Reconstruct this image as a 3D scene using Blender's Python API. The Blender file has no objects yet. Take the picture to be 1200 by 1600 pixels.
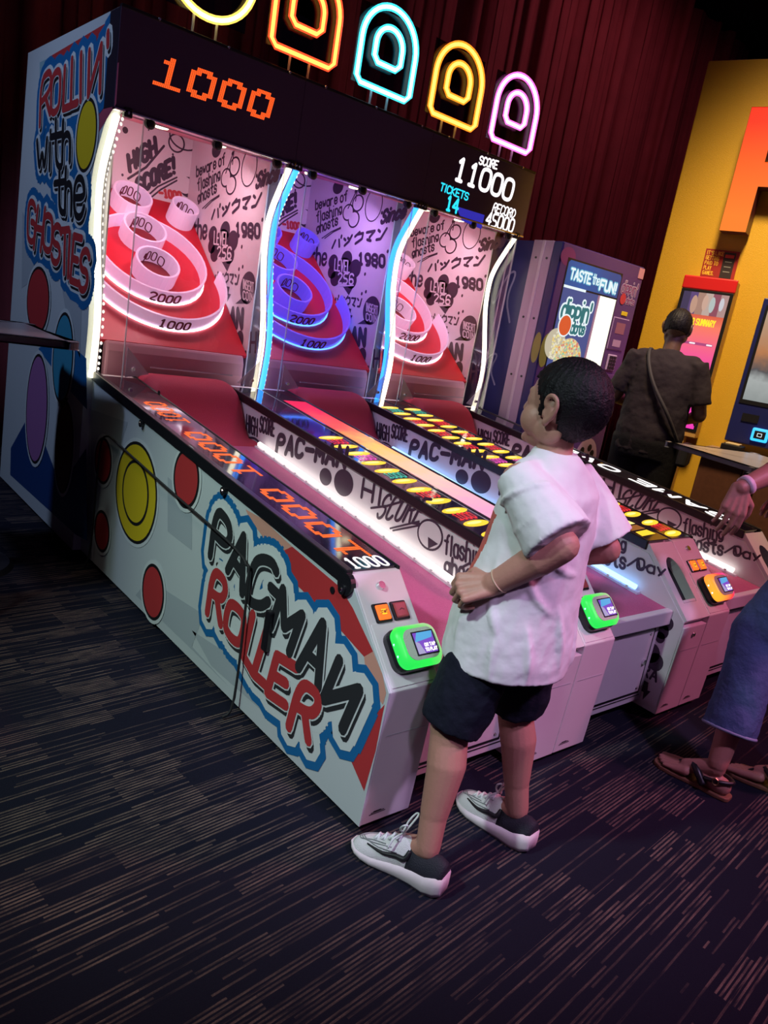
import bpy, bmesh, math, random
from mathutils import Vector, Matrix, Quaternion
random.seed(7)
S = bpy.context.scene
COL = S.collection
V = Vector

# ------------------------------------------------------------------ camera
CAM = V((-1.34128997, -1.36831396, 1.42315646)); FPX = 1183.05
RIGHT = V((0.76373041, -0.62298763, 0.16912208)); DOWN = V((-0.02950184, -0.29539797, -0.95491868)); FWD = V((0.64486084, 0.72431102, -0.24398369))
cd = bpy.data.cameras.new('camera'); cam = bpy.data.objects.new('camera', cd); COL.objects.link(cam)
cd.sensor_fit = 'HORIZONTAL'; cd.sensor_width = 36.0; cd.lens = FPX / 1200 * 36.0; cd.clip_start = 0.05
mw = Matrix.Identity(4)
for i in range(3):
    mw[i][0] = RIGHT[i]; mw[i][1] = -DOWN[i]; mw[i][2] = -FWD[i]; mw[i][3] = CAM[i]
cam.matrix_world = mw
S.camera = cam

# ------------------------------------------------------------------ view, world
S.view_settings.view_transform = 'Standard'; S.view_settings.look = 'None'
S.view_settings.gamma = 1.0; S.view_settings.use_curve_mapping = False
S.view_settings.exposure = 0.0
w = bpy.data.worlds.new('world'); S.world = w; w.use_nodes = True
w.node_tree.nodes['Background'].inputs[0].default_value = (0.24, 0.11, 0.34, 1)
w.node_tree.nodes['Background'].inputs[1].default_value = 0.11

def lamp(name, kind, loc, target, power, color, size=0.2, size_y=None, spot=60, blend=0.6):
    d = bpy.data.lights.new(name, kind); o = bpy.data.objects.new(name, d); COL.objects.link(o)
    d.energy = power; d.color = color; o.location = loc
    if kind == 'AREA':
        d.size = size
        if size_y: d.shape = 'RECTANGLE'; d.size_y = size_y
    elif kind == 'SPOT':
        d.spot_size = math.radians(spot); d.spot_blend = blend; d.shadow_soft_size = size
    else:
        d.shadow_soft_size = size
    o.rotation_euler = (V(target) - V(loc)).to_track_quat('-Z', 'Y').to_euler()
    return o
# ceiling spots of the hall, with added fill lamps for pod and vending front
lamp('ceiling_spot_key', 'SPOT', (-3.0, 0.1, 3.7), (0.0, 0.55, 0.45), 420, (0.76, 1.0, 0.95), 0.12, spot=40, blend=0.9)
lamp('ceiling_spot_floor', 'SPOT', (-1.6, 1.2, 4.4), (-0.9, 1.0, 0), 60, (1.0, 0.86, 0.72), 0.15, spot=52, blend=0.9)
lamp('ceiling_spot_pink', 'SPOT', (2.9, -2.4, 3.9), (1.1, -0.1, 0.3), 400, (1.0, 0.22, 0.42), 0.2, spot=52, blend=0.9)
lamp('ceiling_spot_lilac', 'SPOT', (0.5, -2.8, 4.0), (0.8, 0.0, 0.4), 330, (0.82, 0.52, 1.0), 0.15, spot=38, blend=0.9)
lamp('pod_fill_lilac', 'SPOT', (-1.5, -2.2, 3.2), (0.12, 0.0, 0.35), 120, (0.86, 0.58, 1.0), 0.12, spot=20, blend=0.9)  # added fill, brightens the left pod front where the boy shadows it
lamp('ceiling_spot_back', 'SPOT', (-1.2, -1.6, 4.3), (0.22, -0.22, 0.95), 110, (0.80, 0.92, 1.0), 0.12, spot=16, blend=0.9)
lamp('ceiling_spot_blue', 'SPOT', (-3.0, 2.4, 4.6), (0, 3.1, 1.4), 240, (0.50, 0.64, 1.0), 0.2, spot=50, blend=0.9)
lamp('vending_fill_violet', 'SPOT', (2.6, -0.9, 4.8), (3.35, 2.05, 1.5), 330, (0.62, 0.40, 1.0), 0.2, spot=26, blend=0.9)  # added fill, brightens the violet vending machine front
lamp('wall_wash_amber', 'SPOT', (2.5, 0.7, 5.2), (4.75, 1.1, 0.6), 1300, (1.0, 0.76, 0.42), 0.35, spot=66, blend=1.0)
lamp('curtain_wash_red', 'SPOT', (5.4, 2.4, 5.4), (5.4, 4.4, 2.6), 62, (1.0, 0.36, 0.42), 0.3, spot=150, blend=1.0)

# ------------------------------------------------------------------ pixel <-> plane helpers (photo measurements)
def ray(u, v): return RIGHT * ((u - 600) / FPX) + DOWN * ((v - 800) / FPX) + FWD
def on_x(u, v, x): r = ray(u, v); return CAM + r * ((x - CAM.x) / r.x)
def on_y(u, v, y): r = ray(u, v); return CAM + r * ((y - CAM.y) / r.y)
def on_plane(u, v, p, n): r = ray(u, v); return CAM + r * ((V(p) - CAM).dot(n) / r.dot(n))
def at(u, v, d): return CAM + ray(u, v) * d

# ------------------------------------------------------------------ materials
MATS = {}
def mat(name, color=(.5, .5, .5), rough=.5, metal=0, emit=None, es=0, spec=.5, bump=0, bscale=60, var=0, vscale=8, trans=None, coat=0):
    if name in MATS: return MATS[name]
    m = bpy.data.materials.new(name); m.use_nodes = True; nt = m.node_tree
    b = nt.nodes['Principled BSDF']
    b.inputs['Base Color'].default_value = (*color, 1); b.inputs['Roughness'].default_value = rough
    b.inputs['Metallic'].default_value = metal; b.inputs['Specular IOR Level'].default_value = spec
    b.inputs['Coat Weight'].default_value = coat; b.inputs['Coat Roughness'].default_value = 0.08
    if emit: b.inputs['Emission Color'].default_value = (*emit, 1); b.inputs['Emission Strength'].default_value = es
    if bump or var:
        tc = nt.nodes.new('ShaderNodeTexCoord')
    if bump:
        n = nt.nodes.new('ShaderNodeTexNoise'); n.inputs['Scale'].default_value = bscale; n.inputs['Detail'].default_value = 3
        nt.links.new(tc.outputs['Object'], n.inputs['Vector'])
        bp = nt.nodes.new('ShaderNodeBump'); bp.inputs['Strength'].default_value = bump; bp.inputs['Distance'].default_value = .01
        nt.links.new(n.outputs['Fac'], bp.inputs['Height']); nt.links.new(bp.outputs['Normal'], b.inputs['Normal'])
    if var:
        n2 = nt.nodes.new('ShaderNodeTexNoise'); n2.inputs['Scale'].default_value = vscale; n2.inputs['Detail'].default_value = 4
        nt.links.new(tc.outputs['Object'], n2.inputs['Vector'])
        mx = nt.nodes.new('ShaderNodeMix'); mx.data_type = 'RGBA'
        mx.inputs['A'].default_value = (*[c * (1 - var) for c in color], 1); mx.inputs['B'].default_value = (*[min(1, c * (1 + var)) for c in color], 1)
        nt.links.new(n2.outputs['Fac'], mx.inputs['Factor']); nt.links.new(mx.outputs['Result'], b.inputs['Base Color'])
    if trans is not None:
        out = nt.nodes['Material Output']; t = nt.nodes.new('ShaderNodeBsdfTransparent'); ms = nt.nodes.new('ShaderNodeMixShader')
        ms.inputs[0].default_value = 1 - trans
        nt.links.new(t.outputs[0], ms.inputs[1]); nt.links.new(b.outputs[0], ms.inputs[2]); nt.links.new(ms.outputs[0], out.inputs[0])
    MATS[name] = m
    return m
def emi(name, color, s): return mat(name, (.02, .02, .02), .6, emit=color, es=s)

def ramp_mat(name, axis_vec, lo, hi, stops, emit=0, noise=0, rough=.4):
    """colour ramp along a direction in object space"""
    if name in MATS: return MATS[name]
    m = bpy.data.materials.new(name); m.use_nodes = True; nt = m.node_tree; b = nt.nodes['Principled BSDF']
    tc = nt.nodes.new('ShaderNodeTexCoord'); dp = nt.nodes.new('ShaderNodeVectorMath'); dp.operation = 'DOT_PRODUCT'
    dp.inputs[1].default_value = axis_vec; nt.links.new(tc.outputs['Object'], dp.inputs[0])
    mr = nt.nodes.new('ShaderNodeMapRange'); mr.inputs['From Min'].default_value = lo; mr.inputs['From Max'].default_value = hi
    src = dp.outputs['Value']
    if noise:
        n = nt.nodes.new('ShaderNodeTexNoise'); n.inputs['Scale'].default_value = 14; n.inputs['Detail'].default_value = 4
        nt.links.new(tc.outputs['Object'], n.inputs['Vector'])
        ma = nt.nodes.new('ShaderNodeMath'); ma.operation = 'MULTIPLY_ADD'; ma.inputs[1].default_value = noise
        nt.links.new(n.outputs['Fac'], ma.inputs[0]); nt.links.new(src, ma.inputs[2]); src = ma.outputs[0]
    nt.links.new(src, mr.inputs['Value'])
    cr = nt.nodes.new('ShaderNodeValToRGB'); nt.links.new(mr.outputs['Result'], cr.inputs[0])
    e = cr.color_ramp.elements
    while len(e) < len(stops): e.new(.5)
    for el, (p, c) in zip(e, stops): el.position = p; el.color = (*c, 1)
    if emit:
        nt.links.new(cr.outputs[0], b.inputs['Emission Color']); b.inputs['Emission Strength'].default_value = emit
        b.inputs['Base Color'].default_value = (.02, .02, .02, 1)
    else: nt.links.new(cr.outputs[0], b.inputs['Base Color'])
    b.inputs['Roughness'].default_value = rough
    MATS[name] = m
    return m

def clear_mat(name, tint=(1, 1, 1), gloss=.10, rough=.02):
    if name in MATS: return MATS[name]
    m = bpy.data.materials.new(name); m.use_nodes = True; nt = m.node_tree
    nt.nodes.remove(nt.nodes['Principled BSDF'])
    t = nt.nodes.new('ShaderNodeBsdfTransparent'); t.inputs[0].default_value = (*tint, 1)
    g = nt.nodes.new('ShaderNodeBsdfGlossy'); g.inputs['Roughness'].default_value = rough
    ms = nt.nodes.new('ShaderNodeMixShader'); ms.inputs[0].default_value = gloss
    nt.links.new(t.outputs[0], ms.inputs[1]); nt.links.new(g.outputs[0], ms.inputs[2]); nt.links.new(ms.outputs[0], nt.nodes['Material Output'].inputs[0])
    MATS[name] = m
    return m
ACRYLIC = clear_mat('clear_acrylic', (.97, .97, 1), .05)
ACRYLIC_EDGE = mat('acrylic_edge', (.75, .75, .85), .15, trans=.55)
WHITE = mat('white_powder_coat', (.72, .70, .72), .45, var=.05)
PANEL = mat('panel_white', (.62, .68, .70), .4)
BLACK = mat('black_plastic', (.012, .012, .016), .3)
RUBBER = mat('black_rubber', (.015, .015, .018), .7)
INK = mat('black_ink', (.012, .012, .015), .5)
GLOSS = mat('dark_glass', (.012, .009, .02), .06, coat=.6)
CHROME = mat('chrome', (.75, .75, .78), .18, 1)
DARKMETAL = mat('dark_metal', (.05, .05, .06), .4, .8)
GREYPOLY = mat('print_grey', (.46, .52, .56), .4)
RED_P = mat('print_red', (.55, .045, .05), .4)
SALMON = mat('print_salmon', (.72, .36, .28), .4)
BLUE_P = mat('print_blue', (.012, .16, .42), .4)
NAVY_P = mat('print_navy', (.015, .06, .22), .4)
CHAR_P = mat('print_charcoal', (.03, .032, .036), .4)
WHITE_P = mat('print_white', (.74, .80, .80), .4)
YEL_P = mat('print_yellow', (.78, .58, .02), .4)
CYAN_P = mat('print_cyan', (.05, .33, .50), .4)
PINK_P = mat('print_mauve', (.42, .17, .42), .4)
BROWN_P = mat('print_brown', (.16, .05, .035), .4)
ART = mat('wall_art_paper', (.72, .66, .70), .5)
ART_INK = mat('wall_art_ink', (.045, .025, .05), .5)
ART_LINE = mat('wall_art_white', (.75, .70, .74), .5)

# ------------------------------------------------------------------ mesh builder
class MB:
    def __init__(s, off=(0, 0, 0)): s.v = []; s.f = []; s.m = []; s.mats = []; s.off = V(off)
    def mi(s, m):
        if m not in s.mats: s.mats.append(m)
        return s.mats.index(m)
    def add(s, vs, fs, m):
        b = len(s.v); s.v += [V(p) + s.off for p in vs]; k = s.mi(m)
        for f in fs: s.f.append([b + i for i in f]); s.m.append(k)
        return s
    def box(s, x0, x1, y0, y1, z0, z1, m):
        return s.add([(x, y, z) for x in (x0, x1) for y in (y0, y1) for z in (z0, z1)],
                     [(0, 1, 3, 2), (4, 6, 7, 5), (0, 4, 5, 1), (2, 3, 7, 6), (0, 2, 6, 4), (1, 5, 7, 3)], m)
    def obox(s, o, a, b, c, m):
        """box centred at o with half-axis vectors a, b, c"""
        o, a, b, c = V(o), V(a), V(b), V(c)
        if a.cross(b).dot(c) < 0: a = -a
        return s.add([o + a * i + b * j + c * k for i in (-1, 1) for j in (-1, 1) for k in (-1, 1)],
                     [(0, 1, 3, 2), (4, 6, 7, 5), (0, 4, 5, 1), (2, 3, 7, 6), (0, 2, 6, 4), (1, 5, 7, 3)], m)
    def prism(s, pts, vec, m):
        n = len(pts); vec = V(vec); P = [V(p) for p in pts]
        return s.add(P + [p + vec for p in P], [tuple(range(n))[::-1], tuple(range(n, 2 * n))] + [(i, (i + 1) % n, n + (i + 1) % n, n + i) for i in range(n)], m)
    def px(s, prof, x0, x1, m): return s.prism([(x0, y, z) for y, z in prof], (x1 - x0, 0, 0), m)
    def sheet(s, pts, m): return s.add(pts, [tuple(range(len(pts)))], m)
    def tube(s, pts, r, m, seg=8, closed=False, cap=True):
        P = [V(p) for p in pts]; n = len(P); R = r if isinstance(r, (list, tuple)) else [r] * n
        ref = V((0, 0, 1)); vs = []; prev = None
        for i in range(n):
            t = (P[(i + 1) % n] - P[i - 1]) if closed else (P[min(i + 1, n - 1)] - P[max(i - 1, 0)])
            if t.length < 1e-9: t = V((0, 0, 1))
            t.normalize()
            if prev is None:
                a = t.orthogonal() if abs(t.dot(ref)) > .9 else t.cross(ref)
                a.normalize()
            else:
                a = prev - t * prev.dot(t); a.normalize()
            prev = a; b = t.cross(a)
            vs += [P[i] + (a * math.cos(2 * math.pi * k / seg) + b * math.sin(2 * math.pi * k / seg)) * R[i] for k in range(seg)]
        fs = []
        for i in range(n if closed else n - 1):
            j = (i + 1) % n
            for k in range(seg): fs.append((i * seg + k, i * seg + (k + 1) % seg, j * seg + (k + 1) % seg, j * seg + k))
        if cap and not closed: fs += [tuple(range(seg))[::-1], tuple((n - 1) * seg + k for k in range(seg))]
        return s.add(vs, fs, m)
    def cyl(s, p0, p1, r0, m, r1=None, seg=16): return s.tube([p0, p1], [r0, r0 if r1 is None else r1], m, seg)
    def ell(s, c, r, m, rot=None, seg=16, rings=10):
        c = V(c); rot = rot or Matrix.Identity(3); vs = []; fs = []
        for i in range(rings + 1):
            th = math.pi * i / rings
            for k in range(seg):
                ph = 2 * math.pi * k / seg
                vs.append(c + rot @ V((r[0] * math.sin(th) * math.cos(ph), r[1] * math.sin(th) * math.sin(ph), r[2] * math.cos(th))))
        for i in range(rings):
            for k in range(seg): fs.append((i * seg + k, (i + 1) * seg + k, (i + 1) * seg + (k + 1) % seg, i * seg + (k + 1) % seg))
        return s.add(vs, fs, m)
    def cap(s, p0, r0, p1, r1, m, seg=12):
        """tapered capsule"""
        p0, p1 = V(p0), V(p1); d = (p1 - p0).normalized(); pts = []; rs = []
        for a in (80, 55, 28): pts.append(p0 - d * r0 * math.sin(math.radians(a))); rs.append(r0 * math.cos(math.radians(a)))
        pts.append(p0); rs.append(r0); pts.append(p1); rs.append(r1)
        for a in (28, 55, 80): pts.append(p1 + d * r1 * math.sin(math.radians(a))); rs.append(r1 * math.cos(math.radians(a)))
        return s.tube(pts, rs, m, seg)
    def loft(s, rings, m, cap=True):
        n = len(rings[0]); vs = [p for r in rings for p in r]; fs = []
        for i in range(len(rings) - 1):
            for k in range(n): fs.append((i * n + k, i * n + (k + 1) % n, (i + 1) * n + (k + 1) % n, (i + 1) * n + k))
        if cap: fs += [tuple(range(n))[::-1], tuple((len(rings) - 1) * n + k for k in range(n))]
        return s.add(vs, fs, m)
    def grid(s, fn, nu, nv, m):
        vs = [fn(i / nu, j / nv) for i in range(nu + 1) for j in range(nv + 1)]
        return s.add(vs, [(i * (nv + 1) + j, (i + 1) * (nv + 1) + j, (i + 1) * (nv + 1) + j + 1, i * (nv + 1) + j + 1) for i in range(nu) for j in range(nv)], m)
    def mesh(s, name, sub=V((0, 0, 0))):
        me = bpy.data.meshes.new(name); me.from_pydata([tuple(p - sub) for p in s.v], [], s.f)
        for m in s.mats: me.materials.append(m)
        me.polygons.foreach_set('material_index', s.m); me.update()
        return me
    def build(s, name, parent=None, smooth=False, bevel=0, fix=True):
        sub = V((0, 0, 0)); p = parent
        while p: sub += p.location; p = p.parent
        me = s.mesh(name, sub)
        if fix:
            bm = bmesh.new(); bm.from_mesh(me); bmesh.ops.recalc_face_normals(bm, faces=bm.faces)
            bm.to_mesh(me); bm.free()
        if smooth:
            me.polygons.foreach_set('use_smooth', [True] * len(me.polygons))
        o = bpy.data.objects.new(name, me); COL.objects.link(o)
        if parent: o.parent = parent
        if bevel:
            bv = o.modifiers.new('bevel', 'BEVEL'); bv.width = bevel; bv.segments = 2; bv.limit_method = 'ANGLE'; bv.angle_limit = .6
        if smooth == 'auto':
            me.polygons.foreach_set('use_smooth', [False] * len(me.polygons))
        return o

def organic(mb, name, parent, voxel, smooth=6, sub=0):
    """fuse overlapping closed shapes into one continuous surface"""
    off = V((0, 0, 0)); p = parent
    while p: off += p.location; p = p.parent
    me = mb.mesh(name + '_src', off); o = bpy.data.objects.new('tmp_src', me); COL.objects.link(o)
    bm = bmesh.new(); bm.from_mesh(me); bmesh.ops.recalc_face_normals(bm, faces=bm.faces); bm.to_mesh(me); bm.free()
    r = o.modifiers.new('r', 'REMESH'); r.mode = 'VOXEL'; r.voxel_size = voxel
    if smooth:
        sm = o.modifiers.new('s', 'SMOOTH'); sm.factor = .5; sm.iterations = smooth
    dg = bpy.context.evaluated_depsgraph_get(); dg.update()
    new = bpy.data.meshes.new_from_object(o.evaluated_get(dg)); new.name = name
    bpy.data.objects.remove(o); bpy.data.meshes.remove(me)
    new.materials.clear()
    for m in mb.mats[:1]: new.materials.append(m)
    new.polygons.foreach_set('material_index', [0] * len(new.polygons))
    new.polygons.foreach_set('use_smooth', [True] * len(new.polygons))
    ob = bpy.data.objects.new(name, new); COL.objects.link(ob)
    if parent: ob.parent = parent
    return ob

def tag(o, label=None, cat=None, group=None, kind=None):
    if label: o['label'] = label
    if cat: o['category'] = cat
    if group: o['group'] = group
    if kind: o['kind'] = kind
    return o
def thing(name, loc, label, cat, group=None):
    o = bpy.data.objects.new(name, None); COL.objects.link(o); o.location = loc; o.empty_display_size = .1
    return tag(o, label, cat, group)

# ------------------------------------------------------------------ stroke lettering
F = {'A': '00 26 40|12 32', 'B': '00 06 36 45 44 33 03|33 42 41 30 00', 'C': '45 36 16 05 01 10 30 41', 'D': '00 06 26 44 42 20 00',
 'E': '40 00 06 46|03 33', 'F': '00 06 46|03 33', 'G': '45 36 16 05 01 10 30 41 43 23', 'H': '00 06|40 46|03 43', 'I': '20 26',
 'J': '46 41 30 10 01', 'K': '00 06|46 03 40', 'L': '06 00 40', 'M': '00 06 22 46 40', 'N': '00 06 40 46', 'И': '06 00 46 40',
 'O': '10 01 05 16 36 45 41 30 10', 'P': '00 06 36 45 44 33 03', 'R': '00 06 36 45 44 33 03|23 40', 'S': '45 36 16 05 04 13 33 42 41 30 10 01',
 'T': '06 46|26 20', 'U': '06 01 10 30 41 46', 'V': '06 20 46', 'W': '06 10 23 30 46', 'Y': '06 23 46|23 20', '0': '10 01 05 16 36 45 41 30 10',
 '1': '15 26 20|10 30', '2': '05 16 36 45 44 00 40', '3': '05 16 36 45 44 33 42 41 30 10 01', '4': '30 36 02 42', '5': '46 06 03 33 42 41 30 00',
 '6': '45 36 16 05 01 10 30 41 42 33 13 02', '8': '13 04 05 16 36 45 44 33 13 02 01 10 30 41 42 33', '9': '43 32 12 04 05 16 36 45 41 30 10',
 'a': '44 40|43 34 14 03 01 10 30 41', 'b': '06 00|03 14 34 43 41 30 10 01', 'c': '43 34 14 03 01 10 30 41', 'd': '46 40|43 34 14 03 01 10 30 41', 'e': '02 42 43 34 14 03 01 10 30 41',
 'f': '46 36 25 20|04 34', 'g': '43 34 14 03 02 11 31 42|44 41 30 10', 'h': '06 00|03 14 34 43 40', 'i': '20 24|26 26', 'n': '00 04|03 14 34 43 40',
 'o': '10 01 03 14 34 43 41 30 10', 'p': '00 04|04 34 43 42 31 01', 'r': '00 04|03 14 34', 's': '43 34 14 03 12 32 41 30 10 01', 't': '26 21 30 40|04 44',
 'l': '26 20', 'w': '04 10 23 30 44', 'u': '04 01 10 30 41|44 40', 'm': '00 04|03 14 23 20|23 34 43 40', 'y': '04 21|44 10', '-': '03 43', '!': '26 22|20 20', "'": '26 24', '.': '20 20',
 'パ': '14 00|34 40|45 46', 'ッ': '04 13|24 33|45 32 10', 'ク': '26 04|15 45 42 10', 'マ': '05 45 22|11 30', 'ン': '05 14|00 20 45'}
STIFF = set("AEFHIKLMNИTVWY1!-'パッマンクE4")
def chaikin(p):
    closed = p[0] == p[-1] and len(p) > 3
    q = [] if closed else [p[0]]
    for a, b in zip(p, p[1:]):
        q += [(a[0] * .75 + b[0] * .25, a[1] * .75 + b[1] * .25), (a[0] * .25 + b[0] * .75, a[1] * .25 + b[1] * .75)]
    q.append(q[0] if closed else p[-1])
    return q
def glyph(ch):
    out = []
    for st in F.get(ch, '').split('|'):
        if not st: continue
        p = [(int(c[0]) / 4, int(c[1]) / 6) for c in st.split()]
        if ch not in STIFF and len(p) > 2: p = chaikin(chaikin(p))
        out.append(p)
    return out
def word(txt, gap=.45):
    """polylines of a word inside the unit square"""
    out = []; x = 0
    for ch in txt:
        if ch in "I!'i.l": wd = .35; sh = -.32
        elif ch == ' ': x += .7; continue
        else: wd = 1; sh = 0
        out += [[(a + x + sh, b) for a, b in p] for p in glyph(ch)]; x += wd + gap
    W = max(x - gap, .01)
    return [[(a / W, b) for a, b in p] for p in out]
def quad(BL, BR, TL):
    BL, BR, TL = V(BL), V(BR), V(TL); U = BR - BL; W = TL - BL
    return lambda a, b: BL + U * a + W * b
LIFT = [0]
def ink(mb, lines, fn, width, lift, m, N, shift=(0, 0, 0)):
    """flat ribbons along polylines, in the plane with normal N, lifted off it; each face a hair above the last so none coincide"""
    N = V(N).normalized(); sh = V(shift) + N * lift; h = width / 2
    e1 = N.orthogonal().normalized(); e2 = N.cross(e1)
    def hair(): LIFT[0] = (LIFT[0] + 1) % 160; return N * (4e-6 * LIFT[0])
    for p in lines:
        P = [fn(a, b) + sh for a, b in p]
        vs = []; fs = []
        for a, b in zip(P, P[1:]):
            d = b - a
            if d.length < 1e-6: continue
            n = d.normalized().cross(N) * h; k = len(vs); t = hair(); vs += [a - n + t, a + n + t, b + n + t, b - n + t]; fs.append((k, k + 1, k + 2, k + 3))
        for a in P:
            k = len(vs); t = hair(); vs += [a + t + (e1 * math.cos(q * math.pi / 4) + e2 * math.sin(q * math.pi / 4)) * h for q in range(8)]
            fs.append(tuple(range(k, k + 8)))
        mb.add(vs, fs, m)
def disc(mb, c, U, W, m, n=28):
    c, U, W = V(c), V(U), V(W)
    mb.sheet([c + U * math.cos(2 * math.pi * k / n) + W * math.sin(2 * math.pi * k / n) for k in range(n)], m)
def ringline(n=24): return [[(.5 + .5 * math.cos(2 * math.pi * k / n), .5 + .5 * math.sin(2 * math.pi * k / n)) for k in range(n + 1)]]

PIX = {'0': '01110 11011 10001 10001 10001 10001 11011 01110', '1': '00100 01100 00100 00100 00100 00100 00100 11111',
 '2': '01110 10001 00001 00010 00100 01000 10000 11111', '3': '01110 10001 00001 00110 00001 00001 10001 01110', '4': '00010 00110 01010 10010 11111 00010 00010 00010', '5': '11111 10000 11110 00001 00001 00001 10001 01110'}
def pixels(mb, txt, fn, m, lift, N, cells=1, fill=.86):
    """dot-matrix digits; fn maps the unit square"""
    W = len(txt) * 6 - 1; N = V(N).normalized() * lift
    for i, ch in enumerate(txt):
        for r, row in enumerate(PIX[ch].split()):
            for c, bit in enumerate(row):
                if bit == '1':
                    for a in range(cells):
                        for b in range(cells):
                            u = (i * 6 + c + a / cells) / W; v = (7 - r + b / cells) / 8; du = fill / cells / W; dv = fill / cells / 8
                            mb.sheet([fn(u, v) + N, fn(u + du, v) + N, fn(u + du, v + dv) + N, fn(u, v + dv) + N], m)

# ------------------------------------------------------------------ setting
FL = -0.03
def carpet_mat():
    m = bpy.data.materials.new('carpet'); m.use_nodes = True; nt = m.node_tree; b = nt.nodes['Principled BSDF']; L = nt.links.new
    N = nt.nodes.new
    tc = N('ShaderNodeTexCoord'); mp = N('ShaderNodeMapping'); mp.inputs['Rotation'].default_value = (0, 0, math.radians(-6)); L(tc.outputs['Object'], mp.inputs[0])
    sx = N('ShaderNodeSeparateXYZ'); L(mp.outputs[0], sx.inputs[0])
    def math_(op, a, bv=None, c=None):
        n = N('ShaderNodeMath'); n.operation = op
        for i, x in enumerate((a, bv, c)):
            if x is None: continue
            if isinstance(x, (int, float)): n.inputs[i].default_value = x
            else: L(x, n.inputs[i])
        return n.outputs[0]
    def cells(su, sv, seed):
        row = math_('FLOOR', math_('MULTIPLY', sx.outputs['Y'], sv))
        wn = N('ShaderNodeTexWhiteNoise'); wn.noise_dimensions = '2D'; cv = N('ShaderNodeCombineXYZ'); L(row, cv.inputs[0]); cv.inputs[1].default_value = seed; L(cv.outputs[0], wn.inputs['Vector'])
        u = math_('ADD', math_('MULTIPLY', sx.outputs['X'], su), math_('MULTIPLY', wn.outputs['Value'], 7.0))
        cell = math_('FLOOR', u); w2 = N('ShaderNodeTexWhiteNoise'); w2.noise_dimensions = '2D'
        c2 = N('ShaderNodeCombineXYZ'); L(row, c2.inputs[0]); L(cell, c2.inputs[1]); L(c2.outputs[0], w2.inputs['Vector'])
        return w2.outputs['Value']
    blocks = cells(5.0, 9.0, 1.0)
    big = cells(1.1, 2.2, 3.0)
    lines = cells(2.2, 88.0, 5.0)
    fine = N('ShaderNodeTexNoise'); fine.inputs['Scale'].default_value = 260; L(tc.outputs['Object'], fine.inputs['Vector'])
    band = math_('LESS_THAN', math_('FRACT', math_('MULTIPLY', sx.outputs['Y'], 88.0)), .52)
    thr = math_('MULTIPLY', band, math_('GREATER_THAN', math_('ADD', lines, math_('MULTIPLY', blocks, .60)), .82))
    amt = math_('MULTIPLY', thr, math_('ADD', .25, math_('MULTIPLY', blocks, .6)))
    amt = math_('MULTIPLY', amt, math_('ADD', .45, math_('MULTIPLY', big, .75)))
    amt = math_('MULTIPLY', amt, math_('ADD', .25, math_('MULTIPLY', fine.outputs['Fac'], 1.5)))
    m2 = N('ShaderNodeMapping'); m2.inputs['Scale'].default_value = (9, 95, 1); L(mp.outputs[0], m2.inputs[0])
    brk = N('ShaderNodeTexNoise'); brk.inputs['Scale'].default_value = 1.0; brk.inputs['Detail'].default_value = 4; L(m2.outputs[0], brk.inputs['Vector'])
    amt = math_('MULTIPLY', amt, math_('MAXIMUM', 0.05, math_('MULTIPLY_ADD', brk.outputs['Fac'], 5.0, -1.6)))
    mx = N('ShaderNodeMix'); mx.data_type = 'RGBA'; mx.inputs['A'].default_value = (.010, .011, .022, 1); mx.inputs['B'].default_value = (.155, .112, .095, 1)
    L(amt, mx.inputs['Factor']); L(mx.outputs['Result'], b.inputs['Base Color'])
    b.inputs['Roughness'].default_value = .95; b.inputs['Specular IOR Level'].default_value = .1
    bp = N('ShaderNodeBump'); bp.inputs['Strength'].default_value = .5; bp.inputs['Distance'].default_value = .004
    L(math_('ADD', lines, fine.outputs['Fac']), bp.inputs['Height']); L(bp.outputs['Normal'], b.inputs['Normal'])
    return m
WALLD = mat('dark_wall', (.012, .012, .022), .9)
tag(MB().box(-5, 9, -5, 6, FL - .1, FL, carpet_mat()).build('floor'), kind='structure')
tag(MB().box(-5, 9, -5, 6, 5.6, 5.7, WALLD).build('ceiling'), kind='structure')
tag(MB().box(-5, 9, 5.0, 5.1, FL, 5.6, WALLD).build('wall_back'), kind='structure')
tag(MB().box(-5.1, -5, -5, 6, FL, 5.6, WALLD).build('wall_left'), kind='structure')
tag(MB().box(9, 9.1, -5, 6, FL, 5.6, WALLD).build('wall_far'), kind='structure')

def curtain(x0, x1, y, seed, label, rough_n):
    rnd = random.Random(seed); n = int((x1 - x0) * 70); ph = [0]; 
    for i in range(n): ph.append(ph[-1] + (x1 - x0) / n * rnd.uniform(13, 25))
    amp = [.05 + .035 * math.sin(i * .11 + seed) for i in range(n + 1)]
    def fn(u, v):
        i = min(n, int(round(u * n))); a = amp[i] * (.7 + .3 * v)
        return (x0 + (x1 - x0) * u + .02 * math.sin(v * 3 + i), y + a * math.sin(ph[i]) + .3 * a * math.sin(ph[i] * 2.3), FL + .01 + 5.5 * v)
    mb = MB(); mb.grid(fn, n, 6, mat('velvet', (.30, .05, .07), .85, var=.25, vscale=5, bump=.2, bscale=220))
    o = mb.build('curtain', smooth=True, fix=False)
    so = o.modifiers.new('thick', 'SOLIDIFY'); so.thickness = .006
    tag(o, label, 'curtain')
curtain(-4.6, 2.18, 4.85, 3, 'dark pleated curtain behind the neon-topped cabinet, left drop', 1)
curtain(2.22, 8.6, 4.45, 8, 'maroon pleated curtain between the cabinet and the yellow wall', 1)

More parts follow.
